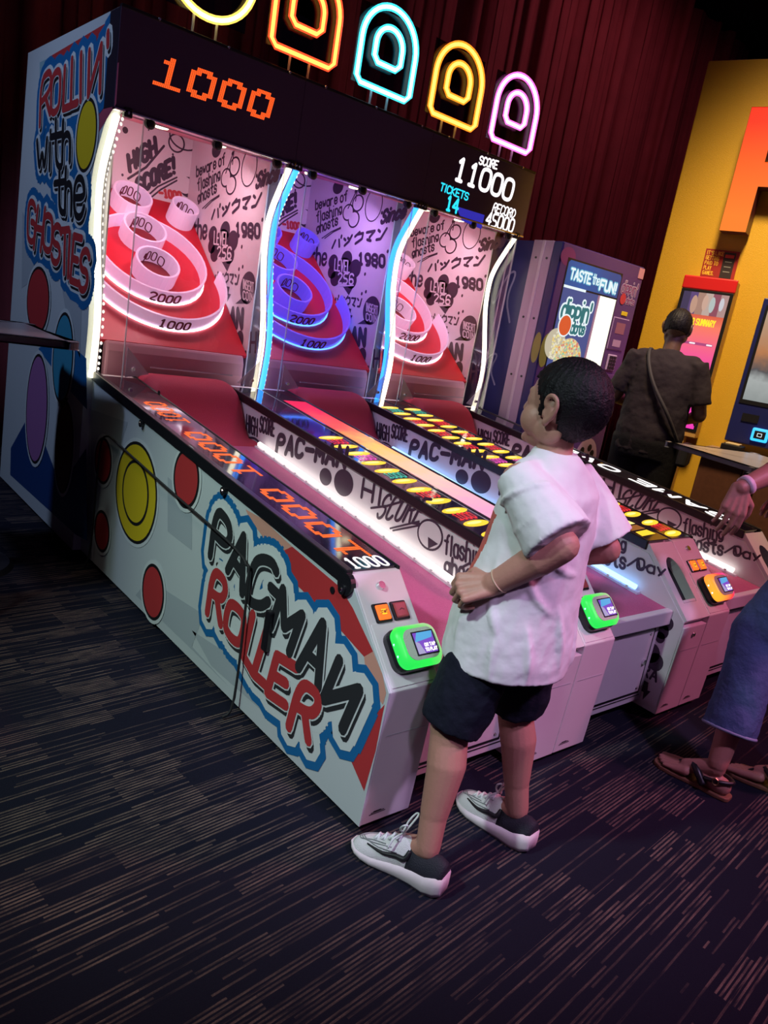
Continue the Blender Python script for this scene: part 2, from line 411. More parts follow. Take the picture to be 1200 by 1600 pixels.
# yellow wall and what is on it
WD = V((.26, -.966, 0)).normalized(); WN = V((-.966, -.26, 0)).normalized(); UP = V((0, 0, 1)); W0 = at(1000, 510, 6.3)
def on_w(u, v, off=0): return on_plane(u, v, W0 + WN * off, WN)
def wp(s, z, off=0): return V((W0.x, W0.y, 0)) + WD * s + WN * off + UP * z
wm = mat('yellow_wall_paint', (.66, .37, .03), .38, bump=.25, bscale=180, var=.12, vscale=160)
mb = MB(); mb.prism([wp(.02, FL), wp(5.5, FL), wp(5.5, 3.73), wp(.02, 3.73)], -WN * .25, wm)
tag(mb.build('wall_right', bevel=.01), kind='structure')

def channel_letter():
    t = thing('sign_letter', wp(.75, 2.5, .05), 'glowing orange letter P mounted high on the yellow wall', 'sign')
    face = ramp_mat('letter_glow', (0, 0, 1), .1, .75, [(0, (1, .20, .012)), (.6, (1, .10, .006)), (1, (.95, .025, .008))], emit=1.0, rough=.9); side = mat('letter_return', (.10, .02, .03), .4)
    cx, r, sw = .62, .26, .19
    z0, z1 = 2.49, 3.35
    outer = [(.465, z0), (.465, z1)] + [(.80 + .27 * math.cos(a), z1 - .27 + .27 * math.sin(a)) for a in [math.pi / 2 - i * math.pi / 12 for i in range(13)]] + [(.655, z1 - .54), (.655, z0)]
    hole = [(.655, z1 - .17)] + [(.76 + .1 * math.cos(a), z1 - .27 + .1 * math.sin(a)) for a in [math.pi / 2 - i * math.pi / 8 for i in range(9)]] + [(.655, z1 - .37)]
    from mathutils.geometry import tessellate_polygon
    allp = outer + hole; tris = tessellate_polygon([[V((a, b, 0)) for a, b in outer], [V((a, b, 0)) for a, b in hole]])
    fm = MB(); fm.add([wp(a, b, .165) for a, b in allp], [tuple(t_) for t_ in tris], face); fm.build('letter_face', t)
    sm = MB()
    for loop in (outer, hole):
        n = len(loop); sm.add([wp(a, b, o_) for o_ in (.03, .17) for a, b in loop], [(i, (i + 1) % n, n + (i + 1) % n, n + i) for i in range(n)], side)
    sm.add([wp(a, b, .03) for a, b in allp], [tuple(t_) for t_ in tris], side)
    sm.build('letter_return', t, fix=False)
    mb = MB()
    for s_, z in ((.5, 2.6), (.5, 3.2)): mb.cyl(wp(s_, z, 0), wp(s_, z, .04), .012, side)
    mb.build('mounting_peg', t)
channel_letter()

def wall_poster():
    t = thing('poster', wp(.48, 2.17, 0), 'small red poster of yellow words and a phone above the kiosk', 'poster')
    P = [on_w(1104, 388, .006), on_w(1157, 394, .006)]; BL = on_w(1092, 438, .006)
    fn = quad(BL, BL + (P[1] - P[0]), P[0])
    mb = MB(); mb.prism([fn(0, 0), fn(1, 0), fn(1, 1), fn(0, 1)], -WN * .005, mat('poster_red', (.33, .02, .02), .5)); mb.build('sheet', t)
    mb = MB(); dk = mat('poster_dark', (.03, .02, .025), .5); yl = mat('poster_yellow', (.85, .5, .05), .5)
    for a0, a1, b0, b1, m, l in ((0, 1, 0, .14, dk, .0006), (.56, .9, .16, .95, dk, .0006), (.6, .86, .78, .88, RED_P, .0012)):
        mb.sheet([fn(a, b) + WN * l for a, b in ((a0, b0), (a1, b0), (a1, b1), (a0, b1))], m)
    for i, tx in enumerate(("IT'S LIKE", 'GETTING', 'PAID TO', 'PLAY', 'GAMES.')):
        y1 = .95 - i * .155; wdt = .055 * len(tx)
        ink(mb, word(tx), lambda a, b, y1=y1, wdt=wdt: fn(.05 + a * wdt, y1 - .12 + b * .11), .005, .001, yl, WN)
    for k in range(3): ink(mb, [[(0, 0), (1, 0)]], lambda a, b, k=k: fn(.64 + a * .18, .66 - .15 * k), .006, .0014, mat('poster_grey', (.3, .3, .3), .5), WN)
    mb.build('poster_print', t)
wall_poster()

def kiosk():
    t = thing('order_kiosk', wp(.48, FL, .1), 'tall red-topped ordering kiosk with a glowing pink screen', 'kiosk')
    body = mat('kiosk_body', (.55, .30, .09), .45); red = mat('kiosk_red', (.62, .015, .02), .35)
    s0, s1 = .30, .69
    mb = MB(); mb.prism([wp(s0, .93, .03), wp(s1, .93, .03), wp(s1, 2.14, .03), wp(s0, 2.14, .03)], WN * .12, body); mb.build('housing', t, bevel=.008)
    mb = MB(); mb.prism([wp(s0 - .005, 2.05, .13), wp(s1 + .005, 2.05, .13), wp(s1 + .005, 2.15, .13), wp(s0 - .005, 2.15, .13)], WN * .03, red); mb.build('top_band', t, bevel=.01)
    mb = MB(); mb.prism([wp(s0, .98, .15), wp(s1, .98, .15), wp(s1, 2.05, .15), wp(s0, 2.05, .15)], WN * .008, BLACK); bz = mb.build('bezel', t, bevel=.003)
    e = .16
    mb = MB(); mb.sheet([wp(s0 + .025, 1.0, e), wp(s1 - .025, 1.0, e), wp(s1 - .025, 2.03, e), wp(s0 + .025, 2.03, e)], ramp_mat('kiosk_screen', (0, 0, 1), 1.03, 1.9, [(0, (.95, .04, .50)), (.6, (.95, .08, .35)), (.9, (1, .2, .12)), (1, (.7, .1, .05))], emit=.95))
    sc = mb.build('screen', t)
    mb = MB(); q = lambda a, b: wp(s0 + .025 + (s1 - s0 - .05) * a, 1.0 + 1.03 * b, e)
    cols = [(.03, .02, .10), (.10, .05, .22), (.45, .25, .2), (.6, .45, .4), (.3, .06, .12), (.5, .3, .3)]
    for i in range(6):
        mb.sheet([q(i / 6, .84) + WN * .001, q((i + 1) / 6, .84) + WN * .001, q((i + 1) / 6, 1) + WN * .001, q(i / 6, 1) + WN * .001], emi('banner_%d' % i, cols[i], .8))
    for cx, cy, r, c in ((.28, .91, .07, (.7, .4, .3)), (.52, .93, .06, (.8, .5, .4)), (.68, .92, .06, (.6, .7, .7)), (.88, .93, .05, (.8, .8, .9))):
        disc(mb, q(cx, cy) + WN * .002, WD * r * .35, UP * r * 1.0, emi('banner_face_%.2f' % cx, c, .7), 14)
    ink(mb, word('ORDER SUMMARY'), lambda a, b: q(.1 + .75 * a, .765 + .045 * b), .008, .002, emi('screen_yellow', (1, .75, .02), 1.1), WN)
    for y in (.63, .48): ink(mb, [[(0, 0), (1, 0)]], lambda a, b, y=y: q(.3 + .6 * a, y), .02, .002, emi('screen_mauve', (.5, .06, .25), .8), WN)
    for x, y in ((.42, .63), (.8, .63), (.75, .44), (.62, .46)): ink(mb, [[(0, 0), (1, 0)]], lambda a, b, x=x, y=y: q(x + .1 * a, y), .012, .003, emi('screen_white', (1, .9, .95), 1), WN)
    mb.build('screen_content', sc)
    mb = MB(); mb.prism([wp(.38, FL, .05), wp(.61, FL, .05), wp(.61, .95, .05), wp(.38, .95, .05)], WN * .09, body); mb.build('pedestal', t, bevel=.005)
    mb = MB(); mb.prism([wp(.42, .70, .14), wp(.57, .70, .14), wp(.57, .95, .14), wp(.42, .95, .14)], WN * .06, red); mb.build('card_terminal', t, bevel=.01)
kiosk()

def wall_screen_kiosk():
    t = thing('payment_kiosk', wp(1.2, .9, 0), 'dark blue kiosk with a lit screen at the right edge of the frame', 'kiosk')
    navy = mat('kiosk_navy', (.012, .016, .12), .35)
    s0, s1 = .90, 1.5
    mb = MB(); mb.prism([wp(s0, .97, .01), wp(s1, .97, .01), wp(s1, 2.05, .01), wp(s0, 2.05, .01)], WN * .12, navy); mb.build('housing', t, bevel=.008)
    mb = MB(); mb.prism([wp(s0 + .03, 1.27, .13), wp(s1 - .03, 1.27, .13), wp(s1 - .03, 2.0, .13), wp(s0 + .03, 2.0, .13)], WN * .006, BLACK); mb.build('bezel', t)
    mb = MB(); mb.sheet([wp(s0 + .05, 1.3, .138), wp(s1 - .05, 1.3, .138), wp(s1 - .05, 1.97, .138), wp(s0 + .05, 1.97, .138)], ramp_mat('pay_screen', (0, 0, 1), .4, 1.1, [(0, (.35, .4, .4)), (.3, (.6, .65, .65)), (.42, (.12, .12, .14)), (.6, (.75, .3, .12)), (1, (.7, .5, .35))], emit=.6, noise=.12)); mb.build('screen', t)
    mb = MB(); mb.prism([wp(s0 + .08, 1.14, .13), wp(s0 + .2, 1.14, .13), wp(s0 + .2, 1.20, .13), wp(s0 + .08, 1.20, .13)], WN * .008, BLACK); mb.build('bill_slot', t)
    mb = MB()
    c = wp(s0 + .24, 1.06, .14)
    mb.obox(c, WD * .06, UP * .05, WN * .012, emi('tap_glow', (.03, .45, .9), 1.6)); rd = mb.build('tap_reader', t, bevel=.02)
    mb = MB(); mb.obox(c + WN * .014, WD * .04, UP * .03, WN * .004, BLACK); mb.build('reader_face', rd, bevel=.006)
    mb = MB(); ink(mb, [[(.2, .2), (.2, .8), (.8, .8), (.8, .2), (.2, .2)]], lambda a, b: c + WN * .0195 + WD * (a - .5) * .05 + UP * (b - .5) * .04, .004, 0, emi('reader_mark', (.8, .95, 1), 1), WN); mb.build('reader_mark', rd)
wall_screen_kiosk()

def low_counter():
    t = thing('counter', wp(1.35, FL, .2), 'low tan counter against the yellow wall under the blue kiosk', 'counter')
    tan = mat('counter_tan', (.30, .18, .13), .6); wood = mat('counter_wood', (.10, .035, .02), .5, var=.3, vscale=30)
    mb = MB(); mb.prism([wp(.80, .86, .01), wp(2.2, .86, .01), wp(2.2, .90, .01), wp(.80, .90, .01)], WN * .42, tan); mb.build('worktop', t, bevel=.006)
    for i, s in enumerate((.82, 1.14, 1.46, 1.78)):
        mb = MB(); mb.prism([wp(s, FL, .02), wp(s + .31, FL, .02), wp(s + .31, .86, .02), wp(s, .86, .02)], WN * .36, wood); mb.build('cabinet_panel', t, bevel=.01)
    mb = MB()
    b = thing('tray_box', wp(1.0, .9, .2), 'small black box with a pale lid on the tan counter', 'box')
    mb.prism([wp(.93, .90, .22), wp(1.08, .90, .22), wp(1.08, .96, .22), wp(.93, .96, .22)], WN * .14, BLACK); mb.build('tray', b, bevel=.006)
    mb = MB(); mb.prism([wp(.955, .96, .24), wp(1.055, .96, .24), wp(1.055, .972, .24), wp(.955, .972, .24)], WN * .10, mat('cream', (.6, .45, .25), .6)); mb.build('lid', b, bevel=.003)
low_counter()

# ------------------------------------------------------------------ the three alley rollers
LW = .9
SL = V((0, .777, .63)); SN = V((0, -.63, .777)); B0 = V((.45, 2.493, 1.089))      # target board: origin, up the slope, outward
def zl(y): return .696 + .1046 * (y - .231)                                         # ledge height
def zb(y): return .452 + .117 * y                                                   # lane bed height
LEDY = [(.905, 2.395), (1.0, 2.382), (1.15, 2.372), (1.3, 2.39), (1.48, 2.435), (1.63, 2.468), (1.78, 2.475), (1.88, 2.45), (1.98, 2.395), (2.09, 2.325)]
def smooth_path(pts, n=4):
    out = []
    for i in range(len(pts) - 1):
        p0, p1, p2, p3 = [V(pts[max(0, min(len(pts) - 1, j))]) for j in (i - 1, i, i + 1, i + 2)]
        for k in range(n):
            t = k / n; out.append(.5 * (2 * p1 + (p2 - p0) * t + (2 * p0 - 5 * p1 + 4 * p2 - p3) * t * t + (3 * p1 - p0 - 3 * p2 + p3) * t ** 3))
    out.append(V(pts[-1])); return out
KN = V((0, -.02, .443)); KT = V((0, .231, .696)); KD = (KT - KN).normalized(); KL = (KT - KN).length; KO = V((0, -KD.z, KD.y))
def slope(x, t, lift=0): return V((x, 0, 0)) + KN + KD * t + KO * lift

LANES = [
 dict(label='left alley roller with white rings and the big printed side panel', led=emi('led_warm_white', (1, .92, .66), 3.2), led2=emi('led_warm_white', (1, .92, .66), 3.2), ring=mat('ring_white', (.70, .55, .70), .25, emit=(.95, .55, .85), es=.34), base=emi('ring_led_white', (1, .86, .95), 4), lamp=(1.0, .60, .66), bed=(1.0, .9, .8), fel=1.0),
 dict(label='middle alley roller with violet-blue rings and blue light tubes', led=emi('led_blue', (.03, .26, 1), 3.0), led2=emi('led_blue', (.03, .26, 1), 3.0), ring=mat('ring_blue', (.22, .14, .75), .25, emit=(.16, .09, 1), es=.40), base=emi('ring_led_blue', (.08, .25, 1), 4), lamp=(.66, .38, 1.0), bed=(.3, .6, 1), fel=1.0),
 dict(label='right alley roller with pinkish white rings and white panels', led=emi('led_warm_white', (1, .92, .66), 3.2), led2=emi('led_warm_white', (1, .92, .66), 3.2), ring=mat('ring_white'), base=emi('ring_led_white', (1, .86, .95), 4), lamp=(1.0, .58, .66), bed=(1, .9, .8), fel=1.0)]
FELT = mat('lane_felt', (.56, .115, .26), .65, bump=.5, bscale=240, var=.12, vscale=120)
BOARD = mat('target_board_red', (.62, .012, .03), .4)
CEILM = mat('cabinet_liner', (.55, .10, .16), .35)
ORANGE_D = emi('matrix_orange', (1, .10, .015), 1.6); ORANGE_L = emi('ledge_orange', (1, .14, .01), 1.5)
WHITE_D = emi('matrix_white', (1, .95, .95), 1.4); CYAN_D = emi('matrix_cyan', (.02, .65, .85), 1.3)
YELLOW_D = emi('matrix_yellow', (1, .62, .03), 1.25); RED_D = emi('matrix_red', (1, .03, .04), 1.1); BUN2 = emi('matrix_bun_light', (1, .80, .25), 1.3); MAG_D = emi('matrix_magenta', (1, .1, .6), 1.1); TEAL_D = emi('matrix_teal', (.03, .6, .45), 1.0); BRN_D = emi('matrix_brown', (.35, .12, .02), .9)

def q1(x, y): return 130 + .2917 * x, 180 + .2917 * y          # close-up of the first target wall -> photo pixels
def q2(x, y): return 400 + .375 * x, 550 + .375 * y            # close-up of the lane side
def q3(x, y): return 300 + .3562 * x, 750 + .3562 * y          # close-up of the side panel
def q4(x, y): return 20 + .28125 * x, 30 + .28125 * y          # close-up of the upper side panel

def wall_art(ox, wall_r, wall_b, wall_l):
    X = .866; Y = 3.482; NX = V((-1, 0, 0)); NY = V((0, -1, 0))
    r = lambda x, y: on_x(*q1(x, y), X); k = lambda x, y: on_y(*q1(x, y), Y)
    mr = MB((ox, 0, 0)); mk = MB((ox, 0, 0))
    def tr(t, BL, BR, TL, wd=.012, m=ART_INK, l=.0012): ink(mr, word(t), quad(r(*BL), r(*BR), r(*TL)), wd, l, m, NX)
    def tb(t, BL, BR, TL, wd=.014, m=ART_INK, l=.0012): ink(mk, word(t), quad(k(*BL), k(*BR), k(*TL)), wd, l, m, NY)
    tb('HIGH', (250, 300), (392, 205), (240, 215), .026); tb('SCORE!', (290, 425), (490, 305), (285, 345), .026)
    ink(mk, [[(0, 0), (.5, .35), (1, 1)]], quad(k(240, 340), k(430, 340), k(240, 160)), .014, .0012, ART_INK, NY)
    ink(mk, [[(0, 0), (.4, .55), (1, 1)], [(.12, -.05), (.5, .42), (1, .85)]], quad(k(330, 445), k(500, 445), k(330, 330)), .010, .0012, ART_INK, NY)
    tb('-1000', (410, 435), (525, 452), (405, 395), .016, RED_P, .002)
    for x, y, rr in ((210, 320, 7), (390, 150, 5), (350, 80, 4), (480, 210, 6), (225, 80, 16), (430, 330, 5)): disc(mk, k(x, y) + NY * .001, V((rr * .0011, 0, 0)), V((0, 0, rr * .0012)), ART_INK, 10)
    disc(mk, k(560, 385) + NY * .0008, V((.055, 0, 0)), V((0, 0, .06)), ART_INK); disc(mk, k(545, 375) + NY * .0014, V((.048, 0, 0)), V((0, 0, .05)), ART)
    for c, w_, h in (((545, 120), .10, .07), ((500, 150), .05, .05)): ink(mk, ringline(), lambda a, b, c=c, w_=w_, h=h: k(*c) + V(((a - .5) * w_ * 2, 0, (b - .5) * h * 2)), .010, .001, ART_INK, NY)
    tr('beware of', (608, 330), (760, 262), (608, 275), .013); tr('flashing', (615, 405), (735, 345), (613, 345), .013); tr('ghosts', (615, 475), (715, 412), (615, 415), .014)
    ink(mr, [[(0, 0), (.5, .6), (1, .9)], [(.15, -.1), (.6, .5), (1, .75)]], quad(r(640, 500), r(730, 470), r(640, 455)), .008, .0012, ART_INK, NX)
    for c, rr in (((765, 335), .055), ((812, 275), .055), ((792, 375), .055)):
        disc(mr, r(*c) + NX * .0006, V((0, -rr * 1.15, 0)), V((0, 0, rr)), ART_INK); disc(mr, r(*c) + NX * .0012, V((0, -rr * .92, 0)), V((0, 0, rr * .80)), ART)
    ink(mr, [[(0, 0), (.5, .5), (1, 1)], [(.8, .1), (.9, .6), (1, 1)]], quad(r(765, 310), r(810, 260), r(765, 240)), .010, .0014, ART_INK, NX)
    ink(mr, ringline(), lambda a, b: r(890, 280) + V((0, -(a - .5) * .17, (b - .5) * .2)), .008, .0012, ART_INK, NX)
    disc(mr, r(715, 185) + NX * .001, V((0, -.06, 0)), V((0, 0, .045)), ART_INK)
    tr('Since', (925, 390), (1040, 345), (945, 310), .024); tr('パックマン', (690, 555), (945, 480), (700, 490), .019)
    tr('1980', (818, 645), (945, 655), (818, 580), .022)
    for dx, dy, rr in ((0, 0, .085), (-50, -50, .05), (15, -70, .055), (55, -15, .06), (40, 60, .05), (-40, 50, .05), (-55, 10, .045)): disc(mr, r(745 + dx, 690 + dy) + NX * .001, V((0, -rr * 1.1, 0)), V((0, 0, rr)), ART_INK)
    mr.sheet([r(740, 780) + NX * .001, r(800, 770) + NX * .001, r(772, 838) + NX * .001], ART_INK)
    tr('LEVEL', (702, 690), (775, 700), (705, 622), .010, ART_LINE, .002); tr('256', (718, 765), (792, 770), (722, 705), .012, ART_LINE, .002)
    ink(mr, [[(0, 0), (.4, .5), (.35, .2), (1, .7)]], quad(r(720, 785), r(795, 790), r(720, 765)), .008, .002, ART_LINE, NX)
    tr('パックマン', (705, 895), (835, 905), (705, 840), .013)
    disc(mr, r(882, 925) + NX * .001, V((0, -.085, 0)), V((0, 0, .09)), ART_INK); mr.sheet([r(850, 980) + NX * .001, r(890, 1010) + NX * .001, r(815, 1010) + NX * .001], ART_INK)
    tr('INSERT', (858, 928), (915, 950), (858, 878), .007, ART_LINE, .002); tr('COIN', (858, 985), (912, 1000), (858, 942), .008, ART_LINE, .002)
    tr('AN', (785, 1130), (850, 1140), (790, 1035), .032); tr('HI', (895, 1270), (945, 1270), (900, 1165), .016); tr('the', (585, 660), (660, 660), (590, 560), .020)
    disc(mr, r(838, 1205) + NX * .001, V((0, -.045, 0)), V((0, 0, .055)), ART_INK)
    mr.sheet([r(x, y) + NX * .001 for x, y in ((765, 915), (785, 920), (778, 955), (792, 960), (772, 1000), (775, 965), (762, 960))], ART_INK)
    for x, y in ((850, 705), (835, 825), (855, 812), (930, 325), (870, 1270), (690, 130), (800, 205), (960, 560), (905, 660)): disc(mr, r(x, y) + NX * .001, V((0, -.010, 0)), V((0, 0, .012)), ART_INK, 8)
    mr.build('lettering', wall_r, fix=False); mk.build('lettering', wall_b, fix=False)

def rail_art(ox, parent):
    X = .7065; NX = V((-1, 0, 0)); r = lambda x, y: on_x(*q2(x, y), X); m = MB((ox, 0, 0))
    def t(s, BL, BR, TL, wd=.012): ink(m, word(s), quad(r(*BL), r(*BR), r(*TL)), wd, .001, ART_INK, NX)
    t('PAC-MAN', (85, 415), (370, 480), (95, 345), .026)
    t('HI', (440, 605), (520, 640), (450, 530), .016); t('SCORE', (500, 690), (680, 715), (545, 595), .013)
    ink(m, [[(0, 0), (.4, .3), (1, 1)]], quad(r(480, 650), r(650, 680), r(480, 585)), .010, .001, ART_INK, NX)
    ink(m, [[(0, 0), (1, .8)], [(.1, -.1), (1, .55)]], quad(r(560, 735), r(680, 760), r(560, 670)), .008, .001, ART_INK, NX)
    for c, rr, f in (((365, 545), .06, 1), ((290, 520), .04, 1), ((725, 762), .062, 0)):
        disc(m, r(*c) + NX * .0006, V((0, -rr * 1.2, 0)), V((0, 0, rr)), ART_INK)
        if not f: disc(m, r(*c) + NX * .0012, V((0, -rr * 1.05, 0)), V((0, 0, rr * .85)), ART)
    m.sheet([r(x, y) + NX * .0018 for x, y in ((718, 770), (760, 800), (718, 820))], ART_INK)
    t('flashing', (785, 838), (960, 905), (790, 760), .011); t('ghosts', (785, 925), (960, 985), (790, 850), .013)
    t('SCORE', (15, 330), (75, 350), (20, 270), .014)
    t('HIGH', (-40, 330), (5, 350), (-38, 262), .013)
    ink(m, ringline(), lambda a, b: r(-10, 395) + V((0, -(a - .5) * .16, (b - .5) * .09)), .012, .001, ART_INK, NX)
    for a, b in (((.44, .62), (.36, .585)), ((.30, .63), (.2, .57))): ink(m, [[(0, 0), (.4, .8), (.6, .1), (1, .6)]], lambda u, v, a=a, b=b: V((X, a[0] + (b[0] - a[0]) * u, b[1] + (a[1] - b[1]) * v)), .010, .001, ART_INK, NX)
    t('Oay', (1010, 985), (1130, 1030), (1015, 930), .010)
    m.build('rail_print', parent, fix=False)

def side_art(panel, cab):
    X = -.0065; NX = V((-1, 0, 0)); r = lambda x, y: on_x(*q3(x, y), X)
    m = MB()
    def poly(pts, mt, l=.0004): m.sheet([p + NX * l for p in pts], mt)
    poly([r(*p) for p in ((235, 128), (312, 172), (440, 292), (370, 325), (255, 175))], SALMON)
    poly([r(*p) for p in ((440, 292), (650, 470), (705, 560), (795, 752), (755, 775), (600, 600), (420, 420), (370, 325))], RED_P)
    poly([r(*p) for p in ((795, 752), (835, 850), (852, 935), (838, 985), (770, 900), (755, 775))], SALMON)
    poly([r(*p) for p in ((845, 985), (805, 1190), (755, 1365), (680, 1190), (760, 1080))], RED_P)
    px = lambda u, v: on_x(u, v, X)
    poly([px(*p) for p in ((232, 905), (318, 960), (300, 1010), (360, 1075), (300, 1015), (212, 930))], GREYPOLY)
    poly([px(*p) for p in ((262, 745), (300, 780), (300, 860), (262, 830))], GREYPOLY); poly([px(*p) for p in ((300, 985), (400, 1050), (420, 1120), (330, 1040))], GREYPOLY)
    poly([px(*p) for p in ((143, 640), (200, 660), (180, 720), (142, 790))], GREYPOLY)
    BK, RD = [], []
    for ch, BL, BR, TL in (('P', (85, 330), (150, 405), (112, 125)), ('A', (162, 395), (225, 495), (200, 200)), ('C', (235, 525), (330, 565), (285, 335)), ('-', (345, 500), (395, 550), (355, 440)),
                           ('M', (352, 640), (432, 755), (405, 480)), ('A', (472, 820), (558, 905), (535, 590)), ('И', (582, 960), (665, 1090), (652, 790))):
        BK.append((glyph(ch), quad(r(*BL), r(*BR), r(*TL))))
    for ch, BL, BR, TL in (('R', (72, 580), (130, 630), (98, 395)), ('O', (145, 655), (215, 730), (170, 525)), ('L', (230, 770), (275, 850), (272, 590)), ('L', (275, 850), (325, 895), (330, 665)),
                           ('E', (335, 930), (415, 985), (378, 770)), ('R', (430, 1080), (515, 1140), (482, 885))):
        RD.append((glyph(ch), quad(r(*BL), r(*BR), r(*TL))))
    dn = V((0, -.012, -.016))
    for wd, l, mt, sh in ((.178, .0010, BLUE_P, dn * .5), (.122, .0020, WHITE_P, dn * .4), (.042, .0030, CHAR_P, dn), (.052, .0040, WHITE_P, V((0, 0, 0)))):
        for g, fn in BK + RD: ink(m, g, fn, wd, l, mt, NX, sh)
    for g, fn in BK: ink(m, g, fn, .040, .0050, CHAR_P, NX)
    for g, fn in RD: ink(m, g, fn, .040, .0050, RED_P, NX)
    # plain round emblem and red ovals where the panel carries its picture
    def oval(c, a, b, mt, edge=.014, halo=.03, l=.0012, e=0):
        c = on_x(*c, X)
        for g, mm, dl in ((halo, WHITE_P, 0), (edge, INK, .0006), (0, mt, .0012)):
            disc(m, c + NX * (l + dl), V((0, -(a + g), -e * (a + g))), V((0, e * .2, b + g)), mm, 40)
    oval((212, 770), .22, .215, YEL_P); oval((292, 748), .10, .105, RED_P, l=.003); oval((162, 720), .10, .10, RED_P, l=.003)
    oval((160, 830), .09, .09, RED_P, l=.003); oval((240, 925), .10, .11, RED_P, l=.003)
    disc(m, on_x(212, 770, X) + NX * .0030, V((0, -.15, 0)), V((0, 0, .148)), INK, 40); disc(m, on_x(212, 770, X) + NX * .0034, V((0, -.135, 0)), V((0, 0, .133)), YEL_P, 40)
    m.build('panel_print', panel, fix=False)

    X2 = -.0465; r = lambda x, y: on_x(*q4(x, y), X2); px = lambda u, v: on_x(u, v, X2); m = MB()
    poly([r(*p) for p in ((205, 208), (597, -25), (590, 150), (480, 480), (440, 500), (300, 300))], RED_P)
    poly([r(*p) for p in ((520, 270), (590, 240), (575, 470), (470, 640), (440, 560))], mat('print_rose', (.45, .08, .14), .4))
    poly([r(*p) for p in ((150, 240), (200, 215), (230, 290), (150, 330))], mat('print_pale_teal', (.30, .50, .55), .4))
    poly([px(*p) for p in ((17, 700), (50, 640), (95, 760), (135, 700), (136, 845), (118, 835), (16, 742))], NAVY_P); poly([px(*p) for p in ((60, 545), (90, 520), (135, 560), (136, 640), (100, 600))], BLUE_P)
    poly([px(*p) for p in ((35, 330), (60, 380), (48, 440), (34, 450))], GREYPOLY); poly([px(*p) for p in ((92, 420), (128, 470), (125, 560), (105, 500))], GREYPOLY)
    R2, K2 = [], []
    for ch, BL, BR, TL in (('R', (155, 590), (212, 525), (162, 345)), ('O', (215, 535), (265, 500), (222, 315)), ('L', (285, 500), (325, 485), (295, 270)), ('L', (328, 480), (365, 465), (335, 225)), ('I', (365, 460), (400, 445), (368, 205)), ('И', (425, 425), (490, 400), (432, 180)), ("'", (510, 290), (560, 270), (510, 90))):
        R2.append((glyph(ch), quad(r(*BL), r(*BR), r(*TL))))
    for ch, BL, BR, TL in (('G', (85, 1225), (125, 1245), (92, 1010)), ('H', (122, 1270), (160, 1285), (145, 1045)), ('O', (172, 1275), (220, 1295), (180, 1085)), ('S', (218, 1345), (262, 1360), (232, 1145)), ('T', (270, 1410), (312, 1410), (275, 1175)), ('I', (295, 1430), (330, 1430), (305, 1190)), ('E', (325, 1450), (368, 1470), (345, 1205)), ('S', (370, 1500), (415, 1510), (388, 1285))):
        R2.append((glyph(ch), quad(r(*BL), r(*BR), r(*TL))))
    for ch, BL, BR, TL in (('w', (140, 855), (195, 850), (140, 590)), ('i', (185, 835), (235, 835), (190, 630)), ('t', (215, 830), (275, 820), (215, 570)), ('h', (280, 800), (322, 790), (285, 570)), ('t', (235, 1080), (290, 1075), (238, 830)), ('h', (295, 1080), (330, 1085), (300, 830)), ('e', (345, 1100), (400, 1100), (350, 780))):
        K2.append((glyph(ch), quad(r(*BL), r(*BR), r(*TL))))
    dn = V((0, -.016, -.018))
    for wd, l, mt, sh in ((.175, .0010, BLUE_P, dn * .4), (.090, .0020, WHITE_P, dn * .4), (.042, .0030, INK, dn), (.050, .0040, WHITE_P, V((0, 0, 0)))):
        for g, fn in R2 + K2: ink(m, g, fn, wd, l, mt, NX, sh)
    for g, fn in K2: ink(m, g, fn, .036, .0050, INK, NX)
    for g, fn in R2: ink(m, g, fn, .038, .0050, RED_P, NX)
    for c, a, b, mt in (((136, 212), .13, .15, YEL_P), ((60, 470), .20, .17, RED_P), ((99, 560), .15, .22, CYAN_P), ((58, 640), .19, .30, PINK_P), ((101, 700), .13, .23, BROWN_P)):
        c = px(*c)
        for g, mm, l in ((.035, WHITE_P, .0034), (.016, INK, .0040), (0, mt, .0046)): disc(m, c + NX * l, V((0, -(a + g), 0)), V((0, 0, b + g)), mm, 36)
    m.build('panel_print', cab, fix=False)

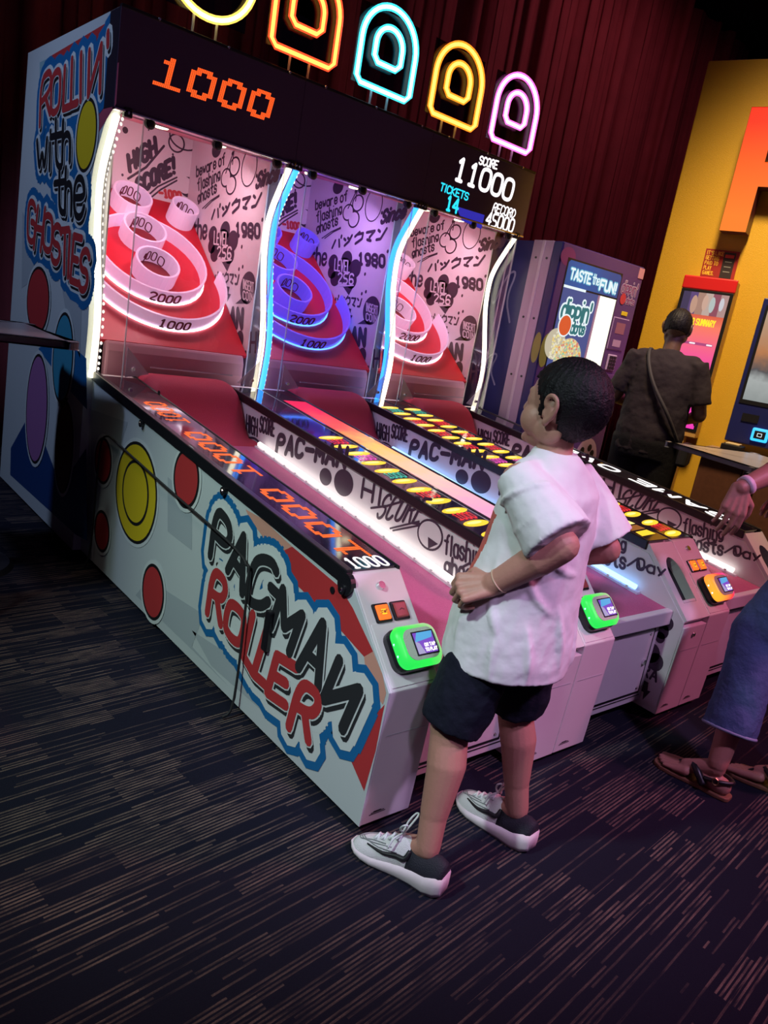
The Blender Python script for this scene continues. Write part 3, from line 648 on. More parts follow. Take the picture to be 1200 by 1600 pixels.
def ledge(root, ox, k, side):
    x0, x1 = (.012, .178) if side == 'L' else (.722, .888)
    y0, y1 = .245, 2.36; O = (ox, 0, 0); UPL = V((0, -.104, .994))
    P = lambda a, b, l=0: V((x0 + (x1 - x0) * a, y0 + (y1 - y0) * b, zl(y0 + (y1 - y0) * b))) + UPL * l
    mb = MB(O); mb.prism([P(0, 0, .001), P(1, 0, .001), P(1, 1, .001), P(0, 1, .001)], UPL * .006, GLOSS); pn = mb.build('ledge_display', root)
    m = MB(O); T = .0078
    along = lambda s0, s1, a0=.15, a1=.85: (lambda u, v: P(a1 - (a1 - a0) * v, s0 + (s1 - s0) * u, T))    # text runs away from the front, feet towards the lane
    kind = {(0, 'L'): 'num', (0, 'R'): 'dog', (1, 'L'): 'rain', (1, 'R'): 'cube', (2, 'L'): 'dog', (2, 'R'): 'over'}[k, side]
    if kind == 'num':
        for s0, s1 in ((.035, .30), (.36, .60), (.66, .80)): pixels(m, '1000', along(s0, s1, .18, .80), ORANGE_L, 0, UPL, 2, .8)
        ink(m, word('1000'), lambda u, v: P(.08 + .84 * u, .004 + .030 * v, T), .009, 0, WHITE_D, UPL)
    elif kind in ('dog', 'cube'):
        for i in range(6 if k == 0 else 9):
            b = .02 + i * .104
            if kind == 'dog' or i > 2:
                for db in (0, .058):
                    disc(m, P(.5, b + db, T), V((.079, .012, .0013)), V((0, .026, .0027)), YELLOW_D, 20); disc(m, P(.46, b + db + .002, T + .0006), V((.048, .008, .0008)), V((0, .011, .0011)), BUN2, 16)
                pixels(m, '1000', lambda u, v, b=b: P(.16 + .68 * u, b + .014 + .030 * v + .006 * u, T + .001), TEAL_D if i % 5 == 3 else (MAG_D if i % 5 == 4 else RED_D), 0, UPL, 1, .95)
            else:
                for db, c in ((0, YELLOW_D), (.026, BRN_D), (.052, BUN2)):
                    m.sheet([P(a, b + db + d, T) for a, d in ((.10, 0), (.88, .006), (.82, .026), (.16, .020))], c)
    elif kind == 'rain':
        m.sheet([P(.06, .02, T), P(.94, .02, T), P(.94, .9, T), P(.06, .9, T)], ramp_mat('rainbow_matrix', (0, 1, 0), .2, 2.2, [(0, (.02, .5, .9)), (.12, (.02, .6, .55)), (.28, (.95, .35, .6)), (.5, (1, .55, .45)), (.68, (1, .5, .08)), (.84, (1, .10, .06)), (1, (.8, .01, .05))], emit=1.15, noise=.35))
    else:
        for w_, b0, b1 in (('GAME', .06, .34), ('OVER', .40, .68)):
            mm = MB(O); ink(mm, word(w_), along(b0, b1, .22, .80), .024, 0, WHITE_D, UPL); mm.build('ledge_word', pn, fix=False)
    if m.v: m.build('ledge_graphics', pn, fix=False)

def reader(root, ox, glow, rainbow=False):
    """rounded card reader with a lit translucent shell on the left console"""
    m = MB((ox, 0, 0)); c = slope(.108, .105, .022)
    body = ramp_mat('reader_shell_rainbow', (.75, .35, 0), .02, .26, [(0, (.9, .35, .02)), (.35, (1, .03, .05)), (.6, (.9, .02, .5)), (.8, (.05, .5, .7)), (1, (.1, .8, .2))], emit=1.5) if rainbow else glow
    def rr(w_, h, lift, k=6, r=.03):
        out = []
        for cx, cy, a0 in ((1, 1, 0), (-1, 1, 90), (-1, -1, 180), (1, -1, 270)):
            for i in range(k + 1):
                a = math.radians(a0 + 90 * i / k); out.append(c + V((1, 0, 0)) * (cx * (w_ - r) + r * math.cos(a)) + KD * (cy * (h - r) + r * math.sin(a)) + KO * lift)
        return out
    m.loft([rr(.078, .062, -.022), rr(.080, .064, .0), rr(.078, .062, .012)], BLACK); b = m.build('card_reader', root)
    m = MB((ox, 0, 0)); m.loft([rr(.076, .060, .010), rr(.079, .063, .024), rr(.072, .056, .040), rr(.060, .046, .046)], body); m.build('lit_shell', b, smooth=True)
    m = MB((ox, 0, 0)); m.loft([rr(.060, .046, .0440), rr(.060, .046, .0475)], mat('reader_face', (.50, .62, .48), .6, bump=.3, bscale=300)); m.build('face_plate', b)
    m = MB((ox, 0, 0)); q = lambda a, h, l: c + V((.012 + a, 0, 0)) + KD * h + KO * l
    m.sheet([q(-.042, -.035, .0485), q(.042, -.035, .0485), q(.042, .035, .0485), q(-.042, .035, .0485)], BLACK)
    m.sheet([q(-.037, -.031, .0492), q(.037, -.031, .0492), q(.037, .031, .0492), q(-.037, .031, .0492)], emi('reader_screen', (.22, .07, .62), .9))
    m.sheet([q(-.037, .004, .0497), q(-.022, .031, .0497), q(.037, .031, .0497), q(.030, .012, .0497)], emi('reader_screen_blue', (.10, .45, .85), .9))
    m.sheet([q(-.037, -.031, .0497), q(-.010, -.031, .0497), q(-.022, .0, .0497), q(-.037, .008, .0497)], emi('reader_screen_pale', (.5, .45, .75), .8))
    ink(m, word('OR TAP'), lambda a, h: q(-.006 + .040 * a, -.012 + .009 * h, .0502), .0028, 0, WHITE_D, KO); ink(m, word('TO PLAY'), lambda a, h: q(-.008 + .044 * a, -.026 + .009 * h, .0502), .0028, 0, WHITE_D, KO)
    m.build('reader_screen', b, fix=False)
    m = MB((ox, 0, 0))
    for h in (-.02, .015): m.ell(c + V((-.074, 0, 0)) + KD * h + KO * .022, (.006, .006, .006), emi('reader_dot', (.35, 1, .85), 2.5), seg=8, rings=6)
    m.build('reader_dots', b)

def screw_head(m, p, n, r=.008):
    p, n = V(p), V(n); m.cyl(p, p + n * .004, r, CHROME, r * .7, 10)

def roller(k):
    L = LANES[k]; ox = k * LW; O = (ox, 0, 0)
    root = thing('alley_roller', (ox, 0, FL), L['label'], 'arcade machine', 'alley roller machines in one row')
    g0 = .0015 if k else 0
    # rails
    m = MB(O); m.px([(0, 0), (-.02, .443), (.231, .696), (2.42, zl(2.42)), (2.42, 0)], g0, .19, WHITE); m.build('left_rail', root, bevel=.004)
    m = MB(O); m.px([(0, 0), (-.0185, .41), (.012, .411), (.263, .664), (.263, zl(.263)), (2.42, zl(2.42)), (2.42, 0)], .71, LW - .0015, WHITE); rr = m.build('right_rail', root, bevel=.003)
    # console plate of the right pod with its ball opening
    from mathutils.geometry import tessellate_polygon
    hole = [(.752, .075), (.858, .075)] + [(.805 + .053 * math.cos(a), .20 + .085 * math.sin(a)) for a in [i * math.pi / 10 for i in range(11)]]
    rect = [(.71, 0), (LW - .0015, 0), (LW - .0015, KL), (.71, KL)]
    tris = [tuple(t) for t in tessellate_polygon([[V((a, b, 0)) for a, b in rect], [V((a, b, 0)) for a, b in hole]])]
    m = MB(O); allp = rect + hole
    for l in (0, -.044): m.add([slope(a, t, l) for a, t in allp], tris, WHITE)
    for lp in (rect, hole):
        n = len(lp); m.add([slope(a, t, l) for l in (0, -.044) for a, t in lp], [(i, (i + 1) % n, n + (i + 1) % n, n + i) for i in range(n)], WHITE)
    cp = m.build('console_plate', root)
    m = MB(O); m.sheet([slope(a, t, -.043) for a, t in hole], mat('hole_shade', (.004, .005, .03), .5)); m.build('opening_shade', cp, fix=False)  # floor of the opening coloured near black to stand for its inner shade
    m = MB(O); m.obox(slope(.805, .082, -.015), (.05, 0, 0), KD * .007, KO * .016, WHITE); m.build('opening_lip', cp, bevel=.003)
    m = MB(O); screw_head(m, V((.805, -.0195, .37)) , (0, -1, 0), .012); m.build('lock', cp)
    # left console fittings
    m = MB(O); m.obox(slope(.095, .105, .001), (.085, 0, 0), KD * .095, KO * .0015, WHITE); m.build('reader_plate', root, bevel=.001)
    m = MB(O); m.cyl(slope(.092, .312, 0), slope(.092, .312, .010), .014, CHROME, .012); m.build('lock', root)
    for i, xx in enumerate((.060, .128)):
        m = MB(O); m.obox(slope(xx, .228, .004), (.030, 0, 0), KD * .030, KO * .005, BLACK); bt = m.build('push_button', root, bevel=.006)
        lit = i == 0 or k == 2
        m = MB(O); m.obox(slope(xx, .228, .011), (.023, 0, 0), KD * .023, KO * .004, emi('button_orange', (1, .15, .012), 1.5) if lit else mat('button_dull_red', (.30, .06, .07), .25, emit=(.3, .03, .04), es=.15)); m.build('button_cap', bt, bevel=.005)
        m = MB(O)
        if lit:
            m.sheet([slope(xx + a, .228 + t, .0158) for a, t in ((-.008, -.008), (.008, -.008), (.014, 0), (.008, .008), (-.008, .008), (-.014, 0))], emi('button_yellow', (1, .55, .02), 1.5)); ink(m, word('START'), lambda a, b: slope(xx - .012 + .024 * a, .224 + .008 * b, .0165), .0022, 0, RED_P, KO)
        else: ink(m, [[(.2, .3), (.5, .9), (.8, .3)]], lambda a, b: slope(xx - .014 + .028 * a, .224 + .008 * b, .0158), .002, 0, INK, KO)
        m.build('button_mark', bt, fix=False)
    reader(root, ox, ramp_mat('reader_shell_green', (1, 0, .8), .47, .68, [(0, (.02, .85, .10)), (.45, (.03, .95, .09)), (.75, (.22, .75, .20)), (1, (.50, .66, .38))], emit=1.0), k == 2)
    m = MB(O)
    for a, b in ((0, .19), (.71, .9)):
        ink(m, [[(0, .2), (1, .3)], [(.1, .6), (.9, .7)], [(.25, .9), (.7, .95)]], lambda u, v: V((a + .025 + .06 * u, -.0015, .028 + .012 * v)), .003, .0006, INK, (0, -1, 0))
        m.box(a + .02, a + .17, -.0155, -.0150, .30, .3015, GREYPOLY)
    m.build('pod_marks', root, fix=False)
    # trims along the ledges
    def trim(x0, x1, name='rail_trim', drop=.028, up=.012):
        m = MB(O); m.prism([(x0, .235, zl(.235) - drop), (x0, 2.43, zl(2.43) - drop), (x0, 2.43, zl(2.43) + up), (x0, .235, zl(.235) + up)], (x1 - x0, 0, 0), BLACK); return m.build(name, root, bevel=.004)
    if k == 0:
        t0 = trim(-.016, .010, drop=.035)
        m = MB(O); m.cyl((-.017, .235, zl(.235) - .03), (.0, .235, zl(.235) - .03), .034, BLACK); m.build('trim_end', t0)
        for y in (.24, 1.0, 1.78):
            m = MB(O); m.cyl((-.022, y, zl(y) - .048), (-.006, y, zl(y) - .048), .016, BLACK); b = m.build('bolt', t0)
            m = MB(O); screw_head(m, (-.022, y, zl(y) - .048), (-1, 0, 0), .008)
            m.build('bolt_head', b)
    trim(.182, .193, drop=.012, up=.010); trim(.700, .716, drop=.030, up=.012)
    if k == 2: trim(.888, .912)
    ledge(root, ox, k, 'L'); ledge(root, ox, k, 'R')
    # inner faces with their prints
    for x0, x1, nm in ((.7068, .7100, 'inner_panel'), (.190, .1932, 'inner_panel')):
        m = MB(O); m.px([(.005, .03), (-.012, .43), (.22, .655), (2.40, zl(2.40) - .03), (2.40, .03)], x0, x1, ART); pn = m.build(nm, root)
        if x0 > .5: rail_art(ox, pn)
    m = MB(O)     # black shapes on the pod side by the apron
    for c, r_ in (((.07, .36), .035), ((.055, .40), .03), ((.09, .25), .045), ((.06, .22), .04), ((.07, .33), .025)): disc(m, (.7062, c[0], c[1]), (0, r_ * .9, 0), (0, 0, r_), ART_INK, 16)
    m.sheet([(.7060, y, z) for y, z in ((.10, .12), (.065, .12), (.06, .085), (.045, .088), (.07, .035), (.075, .07), (.09, .07))], ART_INK)
    ink(m, word('RA'), lambda a, b: V((.706, .105 - .07 * a, .14 + .05 * b)), .010, .0004, ART_INK, (-1, 0, 0))
    m.build('pod_print', root, fix=False)
    # bed, light bar, ramp, apron
    m = MB(O); m.px([(.07, zb(.07) - .05), (.07, zb(.07)), (1.97, zb(1.97)), (1.97, zb(1.97) - .05)], .1935, .7065, FELT); m.build('lane_bed', root)
    m = MB(O); m.px([(.045, .40), (.045, zb(.05) + .006), (.075, zb(.075) + .006), (.075, .40)], .1935, .7065, WHITE); m.build('lane_lip', root, bevel=.005)
    for x in (.676, ) + ((.205,) if k == 1 else ()):
        m = MB(O); pts = [(x, y, zb(y) + .026) for y in (.22, 1.0, 1.93)]; m.tube(pts, .0125, emi('led_bar_white', (1, .88, .80), 2.6) if k != 1 else emi('led_ice_blue', (.26, .52, 1), 3.0), 8); lb = m.build('lane_light', root)
        m = MB(O); m.prism([(x - .014, .2, zb(.2) + .002), (x + .0155, .2, zb(.2) + .002), (x + .0155, 1.95, zb(1.95) + .002), (x - .014, 1.95, zb(1.95) + .002)], (0, 0, .010), ACRYLIC_EDGE); m.build('light_channel', lb)
        m = MB(O)
        for i in range(17): y = .25 + i * .1; m.box(x - .015, x + .015, y, y + .012, zb(y) + .011, zb(y) + .020, WHITE)
        m.build('light_clip', lb)
    RP = [(1.93, zb(1.93) - .02), (1.97, .685), (2.04, .716), (2.10, .765), (2.15, .825), (2.19, .885), (2.23, .928), (2.29, .952), (2.36, .957), (2.42, .950)]
    RS = smooth_path([(0, y, z) for y, z in RP], 3)
    def rp(u, v):
        p = RS[min(len(RS) - 1, int(round(v * (len(RS) - 1))))]; e = min(u, 1 - u) * .505; lift = max(0, p.z - .70)
        drop = 0 if e > .07 else .07 - math.sqrt(max(0, .07 ** 2 - (.07 - e) ** 2))
        return V((.1975 + .505 * u, p.y, p.z - min(drop, lift)))
    m = MB(O); us = [0, .01, .03, .06, .10, .14, .5, .86, .90, .94, .97, .99, 1]
    nv = len(RS) - 1; vs = [rp(u, j / nv) for u in us for j in range(nv + 1)]
    m.add(vs, [(i * (nv + 1) + j, (i + 1) * (nv + 1) + j, (i + 1) * (nv + 1) + j + 1, i * (nv + 1) + j + 1) for i in range(len(us) - 1) for j in range(nv)], mat('ramp_felt', (.50, .035, .075), .7, bump=.3, bscale=260))
    m.build('ramp', root, smooth=True, fix=False)
    m = MB(O); m.px([(.085, .03), (.085, .43), (.12, .43), (.12, .03)], .1935, .7065, WHITE); ap = m.build('apron', root, bevel=.003)
    m = MB(O)
    for x0, x1, z0, z1 in ((.225, .675, .07, .078), (.225, .675, .372, .380), (.225, .233, .07, .38), (.667, .675, .07, .38)): m.box(x0, x1, .082, .0855, z0, z1, DARKMETAL)
    for x0, x1, z0, z1 in ((.212, .688, .056, .060), (.212, .688, .390, .394)): m.box(x0, x1, .083, .0855, z0, z1, DARKMETAL)
    m.build('door_gap_lines', ap)  # dark strips stand for the shaded gaps round the door
    m = MB(O); m.box(.236, .664, .079, .0855, .081, .369, WHITE); dr = m.build('access_door', ap, bevel=.003)
    m = MB(O); m.cyl((.635, .080, .225), (.635, .070, .225), .012, CHROME); m.build('door_lock', dr)
    m = MB(O)
    for x, z in ((.26, .35), (.64, .35), (.26, .10), (.64, .10)): screw_head(m, (x, .0795, z), (0, -1, 0), .007)
    m.build('screw', dr)
    for x, y in ((.05, .08), (.85, .08), (.05, 2.3), (.85, 2.3), (.05, 3.7), (.85, 3.7)):
        m = MB(O); m.cyl((x, y, FL), (x, y, 0), .022, RUBBER, seg=10); m.build('levelling_foot', root)
    # cabinet: back box, board, walls, liner
    m = MB(O); m.px([(2.425, 0), (2.425, .80), (2.46, .80), (3.56, 1.80), (3.56, 2.30), (3.70, 2.50), (3.90, 0)], .004, LW - .004, mat('cabinet_black', (.012, .012, .02), .6)); m.build('cabinet_back', root)
    A = lambda s, n: (B0.y + SL.y * s + SN.y * n, B0.z + SL.z * s + SN.z * n)
    m = MB(O); m.px([A(0, 0), A(1.28, 0), A(1.28, -.02), A(0, -.02)], .035, .862, BOARD); bd = m.build('target_board', root)
    m = MB(O); m.px([(2.475, .84), (2.468, 1.04), (2.485, 1.085), (2.53, 1.095), (2.53, .84)], .06, .84, mat('bumper_mauve', (.62, .30, .38), .5)); m.build('bumper', root, bevel=.012)
    fr = smooth_path([(0, y + .02, z) for z, y in LEDY], 2)
    prof = [(p.y, p.z) for p in fr] + [(2.44, 2.12), (3.50, 2.30), (3.50, .95)]
    m = MB(O); m.px([(max(y, 2.50), z) for y, z in prof], .866, .874, ART); wr = m.build('side_wall', root)
    m = MB(O); m.px([(max(y, 2.50), z) for y, z in prof], .026, .034, ART); wl = m.build('side_wall', root)
    m = MB(O); m.box(.034, .866, 3.482, 3.495, 1.75, 2.32, ART); wb = m.build('back_wall', root)
    wall_art(ox, wr, wb, wl)
    m = MB(O); m.px([(2.345, 2.105), (3.48, 2.285), (3.48, 2.30), (2.345, 2.12)], .034, .866, CEILM); cl = m.build('cabinet_ceiling', root)
    for x in (.30, .62):
        m = MB(O); m.cyl((x, 2.62, 2.150), (x, 2.62, 2.142), .035, emi('downlight', (1, .85, .55), 4), seg=16); m.build('downlight', cl)
        lp = lamp('cabinet_lamp', 'AREA', (ox + x, 2.64, 2.12), (ox + .45, 3.0, 1.35), 3.0, L['lamp'], .14); lp.parent = root; lp.location = (x, 2.64, 2.12 - FL)
    # rings on the board
    def bp(x, s, n): return V((x, 0, 0)) + V((0, B0.y, B0.z)) + SL * s + SN * n
    def ring(cx, cs, R, h, a0=0, a1=360, label=None, lab_in=False, led=True):
        n = max(24, int(R * 120)); full = a1 - a0 >= 360; cnt = n if full else n + 1; vs = []
        for i in range(cnt):
            a = math.radians(a0 + (a1 - a0) * i / n); c, s_ = math.cos(a), math.sin(a)
            for rr_, nn in ((R, .001), (R, h), (R - .012, h), (R - .012, .001)): vs.append(bp(cx + rr_ * c, cs + rr_ * s_, nn))
        fs = []
        for i in range(n):
            j = (i + 1) % cnt
            for q in range(4): fs.append((i * 4 + q, i * 4 + (q + 1) % 4, j * 4 + (q + 1) % 4, j * 4 + q))
        if not full: fs += [(0, 1, 2, 3), tuple(n * 4 + q for q in (3, 2, 1, 0))]
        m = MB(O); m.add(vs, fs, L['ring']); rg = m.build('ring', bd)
        m = MB(O)
        if led: m.tube([bp(cx + (R + .006) * math.cos(math.radians(a0 + (a1 - a0) * i / n)), cs + (R + .006) * math.sin(math.radians(a0 + (a1 - a0) * i / n)), .006) for i in range(cnt)], .005, L['base'], 6, closed=full); m.build('ring_light', rg); m = MB(O)
        if label:
            wd = .17 if R > .2 else .12
            if lab_in: fn = lambda a, b: bp(cx + (a - .5) * wd, cs + R - .022 - .9 * abs(a - .5) ** 2 * wd * wd * 2 / R, h * .25 + b * h * .55)
            else: fn = lambda a, b: bp(cx + (a - .5) * wd, cs - R - .004 + ((a - .5) * wd) ** 2 / (2 * R), h * .2 + b * h * .6)
            ink(m, word(label), fn, .012 if R > .2 else .0075, .001, mat('ring_number', (.16, .02, .05), .5), -SL); m.build('ring_number', rg, fix=False)
        if R < .2:
            m = MB(O); disc(m, bp(cx, cs, .0015), V((R - .014, 0, 0)), SL * (R - .014), mat('ring_shade_red', (.22, .008, .012), .5)); m.build('ring_shade_disc', rg, fix=False)  # flat dark disc, shade of the hole put in as colour
    ring(.45, .53, .405, .085, 172, 368, '1000'); ring(.45, .64, .315, .085, 0, 360, '2000')
    ring(.45, .55, .125, .10, label='3000', lab_in=True, led=False); ring(.45, .835, .125, .10, label='4000', lab_in=True, led=False)
    ring(.45, 1.12, .115, .10, label='5000', lab_in=True, led=False)
    ring(.765, 1.10, .085, .12, label='10000', lab_in=True, led=False); ring(.135, 1.10, .085, .12, label='10000', lab_in=True, led=False)
    # acrylic: front sheet, fins with light tubes, gussets
    m = MB(O); m.box(.10, .86, 2.336, 2.340, .99, 2.10, ACRYLIC); fs_ = m.build('acrylic_front', root)
    m = MB(O)
    for x in (.10, .86): m.box(x - .0025, x + .0025, 2.334, 2.342, .92, 2.10, ACRYLIC_EDGE)
    m.box(.24, .70, 2.334, 2.342, .986, .992, ACRYLIC_EDGE)
    m.build('sheet_edge', fs_)
    for x in (.11, .85):
        d = 1 if x < .5 else -1
        m = MB(O); m.prism([(x, 2.33, .93), (x + .12 * d, 2.33, .955), (x, 2.33, 1.08)], (0, -.004, 0), ACRYLIC_EDGE); gs = m.build('gusset', fs_)
        m = MB(O); m.cyl((x + .035 * d, 2.326, .975), (x + .035 * d, 2.312, .975), .011, CHROME, .008, 10); m.build('gusset_bolt', gs)
    for x in ((-.018 if k == 0 else .022), .878):
        ys = [(y + (.03 if x < 0 else 0), z) for z, y in LEDY]
        pts = smooth_path([(x, y, z) for y, z in ys], 4); fx = max(x, .012)
        m = MB(O); m.px([(p.y + .01, p.z) for p in pts] + [(2.50, 2.10), (2.52, .93)], fx - .003, fx + .003, ACRYLIC); fin = m.build('acrylic_fin', root)
        m = MB(O); m.tube(pts, .0155, L['led'], 10); m.build('light_tube', fin, smooth=True)
        if x < .5:
            m = MB(O)
            for p in pts: m.ell((x + .045, p.y + .05, p.z), (.007, .005, .009), emi('led_dot_white', (1, .93, .8), 1.3), seg=6, rings=4)
            o = m.build('light_dots', fin); o['kind'] = 'stuff'
        m = MB(O); m.box(fx - .016, fx + .022, 2.30, 2.335, 2.085, 2.125, BLACK); br = m.build('fin_bracket', fin, bevel=.004)
        m = MB(O); screw_head(m, (fx + .003, 2.30, 2.105), (0, -1, 0), .007); m.build('bracket_screw', br)
    # marquee
    x0, x1 = (-.048, LW - .001) if k == 0 else ((.001, LW - .001) if k == 1 else (.001, .936))
    m = MB(O); m.box(x0, x1, 2.316, 2.44, 2.115, 2.51, mat('marquee_box', (.02, .016, .03), .4)); mq = m.build('marquee', root)
    m = MB(O); m.box(x0, x1, 2.310, 2.316, 2.112, 2.512, mat('marquee_glass', (.085, .060, .12), .08, coat=.5)); gl = m.build('marquee_glass', mq)
    m = MB(O); m.box(x0, x1, 2.300, 2.335, 2.103, 2.115, CHROME); m.build('marquee_edge', mq, bevel=.003)
    m = MB(O); m.box(x0, x1, 2.305, 2.335, 2.508, 2.522, BLACK); m.build('marquee_cap', mq, bevel=.003)
    for x in (.12, .46, .80):
        m = MB(O); m.cyl((x, 2.33, 2.095), (x, 2.31, 2.088), .024, BLACK); m.ell((x, 2.308, 2.088), (.024, .012, .024), BLACK, seg=12, rings=8); kb = m.build('knob', mq, smooth=True)
        m = MB(O); screw_head(m, (x, 2.305, 2.516), (0, -1, 0), .007); m.build('cap_screw', mq)
    m = MB(O); NY = V((0, -1, 0)); yq = 2.3095
    if k == 0:
        pq = lambda u, v: on_y(u, v, yq)
        pixels(m, '1000', quad(pq(238, 131), pq(420, 190), pq(250, 84)), ORANGE_D, .0005, NY, 3, .80)
    if k == 2:
        pq = lambda u, v: on_y(u, v, yq) - V((ox, 0, 0))
        for s_, BL, BR, TL, wd, mt in (('SCORE', (748, 256), (776, 264), (751, 244), .010, WHITE_D), ('11000', (709, 279), (797, 314), (717, 246), .023, WHITE_D), ('TICKETS', (687, 297), (730, 313), (690, 286), .009, CYAN_D), ('14', (696, 327), (714, 333), (700, 306), .016, CYAN_D), ('RECORD', (769, 330), (803, 341), (773, 317), .009, WHITE_D), ('45000', (758, 351), (800, 363), (763, 331), .013, WHITE_D)):
            mm = MB(O); ink(mm, word(s_, .3), quad(pq(*BL), pq(*BR), pq(*TL)), wd, .0008, mt, NY); mm.build('score_text', gl, fix=False)
        m.sheet([pq(*p) + NY * .0004 for p in ((712, 322), (757, 336), (752, 358), (722, 345))], emi('marquee_blue', (.03, .03, .5), .8))
    if m.v: m.build('score_display', gl, fix=False)
    # outer sides
    if k == 0:
        m = MB(O); m.px([(0, 0), (-.02, .443), (.231, .696), (2.43, zl(2.43)), (2.43, 0)], -.006, 0, PANEL); sp = m.build('side_panel', root, bevel=.001)
        side = [(2.432, 0), (2.432, .90)] + [(p.y + .05, p.z) for p in fr][1:-1] + [(2.36, 2.10), (2.318, 2.115), (2.316, 2.512), (3.73, 2.512), (3.91, 0)]
        m = MB(O); m.px(side, -.046, .0, PANEL); cs = m.build('cabinet_side', root)
        side_art(sp, cs)
        m = MB(O); hp = on_x(414, 985, -.03)
        m.box(-.030, -.0065, hp.y - .016, hp.y + .016, hp.z - .075, hp.z + .07, BLACK); m.build('side_handle', sp, bevel=.006)
        m = MB(O); p = on_x(520, 922, -.007); m.cyl(p, p + V((-.003, 0, 0)), .011, BLACK); p = on_x(249, 614, -.007); m.cyl(p, p + V((-.003, 0, 0)), .010, BLACK); m.build('panel_hole', sp)
    if k == 2:
        m = MB(O); m.px([(0, 0), (-.02, .443), (.231, .696), (2.43, zl(2.43)), (2.43, 0)], LW, LW + .006, PANEL); m.build('side_panel', root, bevel=.001)
        m = MB(O); m.px([(2.56, 0), (2.56, .9), (2.56, 2.10), (2.44, 2.512), (3.73, 2.512), (3.91, 0)], LW, LW + .036, PANEL); m.build('cabinet_side', root)
        m = MB(O); m.px([(2.34, .92), (2.34, 2.10), (2.54, 2.10), (2.54, .92)], LW + .012, LW + .018, ACRYLIC); oe = m.build('acrylic_side', root)
        m = MB(O); m.box(LW + .010, LW + .020, 2.338, 2.345, .92, 2.10, ACRYLIC_EDGE); m.build('sheet_edge', oe)
    return root
for k in range(3): roller(k)

# black cable looped along the side panel
pts = [(-.075, .71, FL + .012), (-.035, .712, .05), (-.03, .733, .49), (-.03, .76, .535), (-.03, .81, .556), (-.03, .96, .578), (-.03, 1.42, .617), (-.03, 2.0, .672), (-.03, 2.12, .676), (-.03, 2.19, .63), (-.03, 2.21, .47), (-.03, 2.222, .1), (-.05, 2.225, FL + .012)]
m = MB(); m.tube(smooth_path(pts, 4), .0048, RUBBER, 8); tag(m.build('cable', smooth=True), 'thin black cable looped along the printed side panel down to the carpet', 'cable')

# neon signs on the cabinet top: plain arches and one ring
def neon(xc, core, glow, label, ring=False):
    t = thing('neon_sign', (xc, 2.46, 2.512), label, 'neon sign', 'neon signs on the cabinet top')
    y = 2.46; z0, z1 = 2.655, 3.075; hw = .195
    gm = mat('neon_glass_' + label.split()[0], (.1, .1, .1), .2, emit=glow, es=2.4, trans=.45)
    def arch(hw, z0, z1, yy):
        n = 20; top = z1 - hw
        return [(xc - hw, yy, z0 + .03), (xc - hw, yy, top)] + [(xc + hw * math.cos(math.pi - math.pi * i / n), yy, top + hw * math.sin(math.pi - math.pi * i / n)) for i in range(1, n)] + [(xc + hw, yy, top), (xc + hw, yy, z0 + .03), (xc + hw - .03, yy, z0), (xc - hw + .03, yy, z0)]
    if ring: loops = [[(xc + .225 * math.cos(2 * math.pi * i / 40), y, 2.875 + .225 * math.sin(2 * math.pi * i / 40)) for i in range(40)]]
    else: loops = [arch(hw, z0, z1, y), arch(.095, z0 + .13, z1 - .10, y)]
    for lp in loops:
        m = MB(); m.tube(lp, .019, gm, 10, closed=True); tb = m.build('neon_tube', t, smooth=True)
        m = MB(); m.tube(lp, .0095, core, 8, closed=True); m.build('tube_core', tb, smooth=True)
    m = MB(); m.box(xc - .21, xc + .21, y + .025, y + .031, z0 - .0, z1 - .02, clear_mat('smoked_acrylic', (.35, .35, .4), .03)); m.build('back_sheet', t)
    for dx in (-.06, .06):
        m = MB(); m.box(xc + dx - .004, xc + dx + .004, y + .022, y + .034, 2.512, z0 + .02, ACRYLIC_EDGE); m.build('stand_post', t)
    m = MB(); m.box(xc - .09, xc + .09, y - .0, y + .05, 2.512, 2.520, ACRYLIC_EDGE); m.build('stand_foot', t)
neon(.414, emi('core_yellow', (1, .9, .45), 5), (1, .62, .08), 'yellow-white round neon ring, first of the row on the cabinet top', True)
neon(.955, emi('core_red', (1, .62, .10), 4), (1, .045, .015), 'red neon arch with an orange core, second in the row', False)
neon(1.50, emi('core_cyan', (.85, 1, .95), 4), (.02, .65, .85), 'cyan neon arch standing above the middle machine', False)
neon(2.06, emi('core_amber', (1, .78, .12), 4), (1, .20, .01), 'amber neon arch between the cyan and the pink one', False)
neon(2.60, emi('core_pink', (1, .88, .96), 4), (1, .10, .60), 'pink neon arch at the far end above the score display', False)

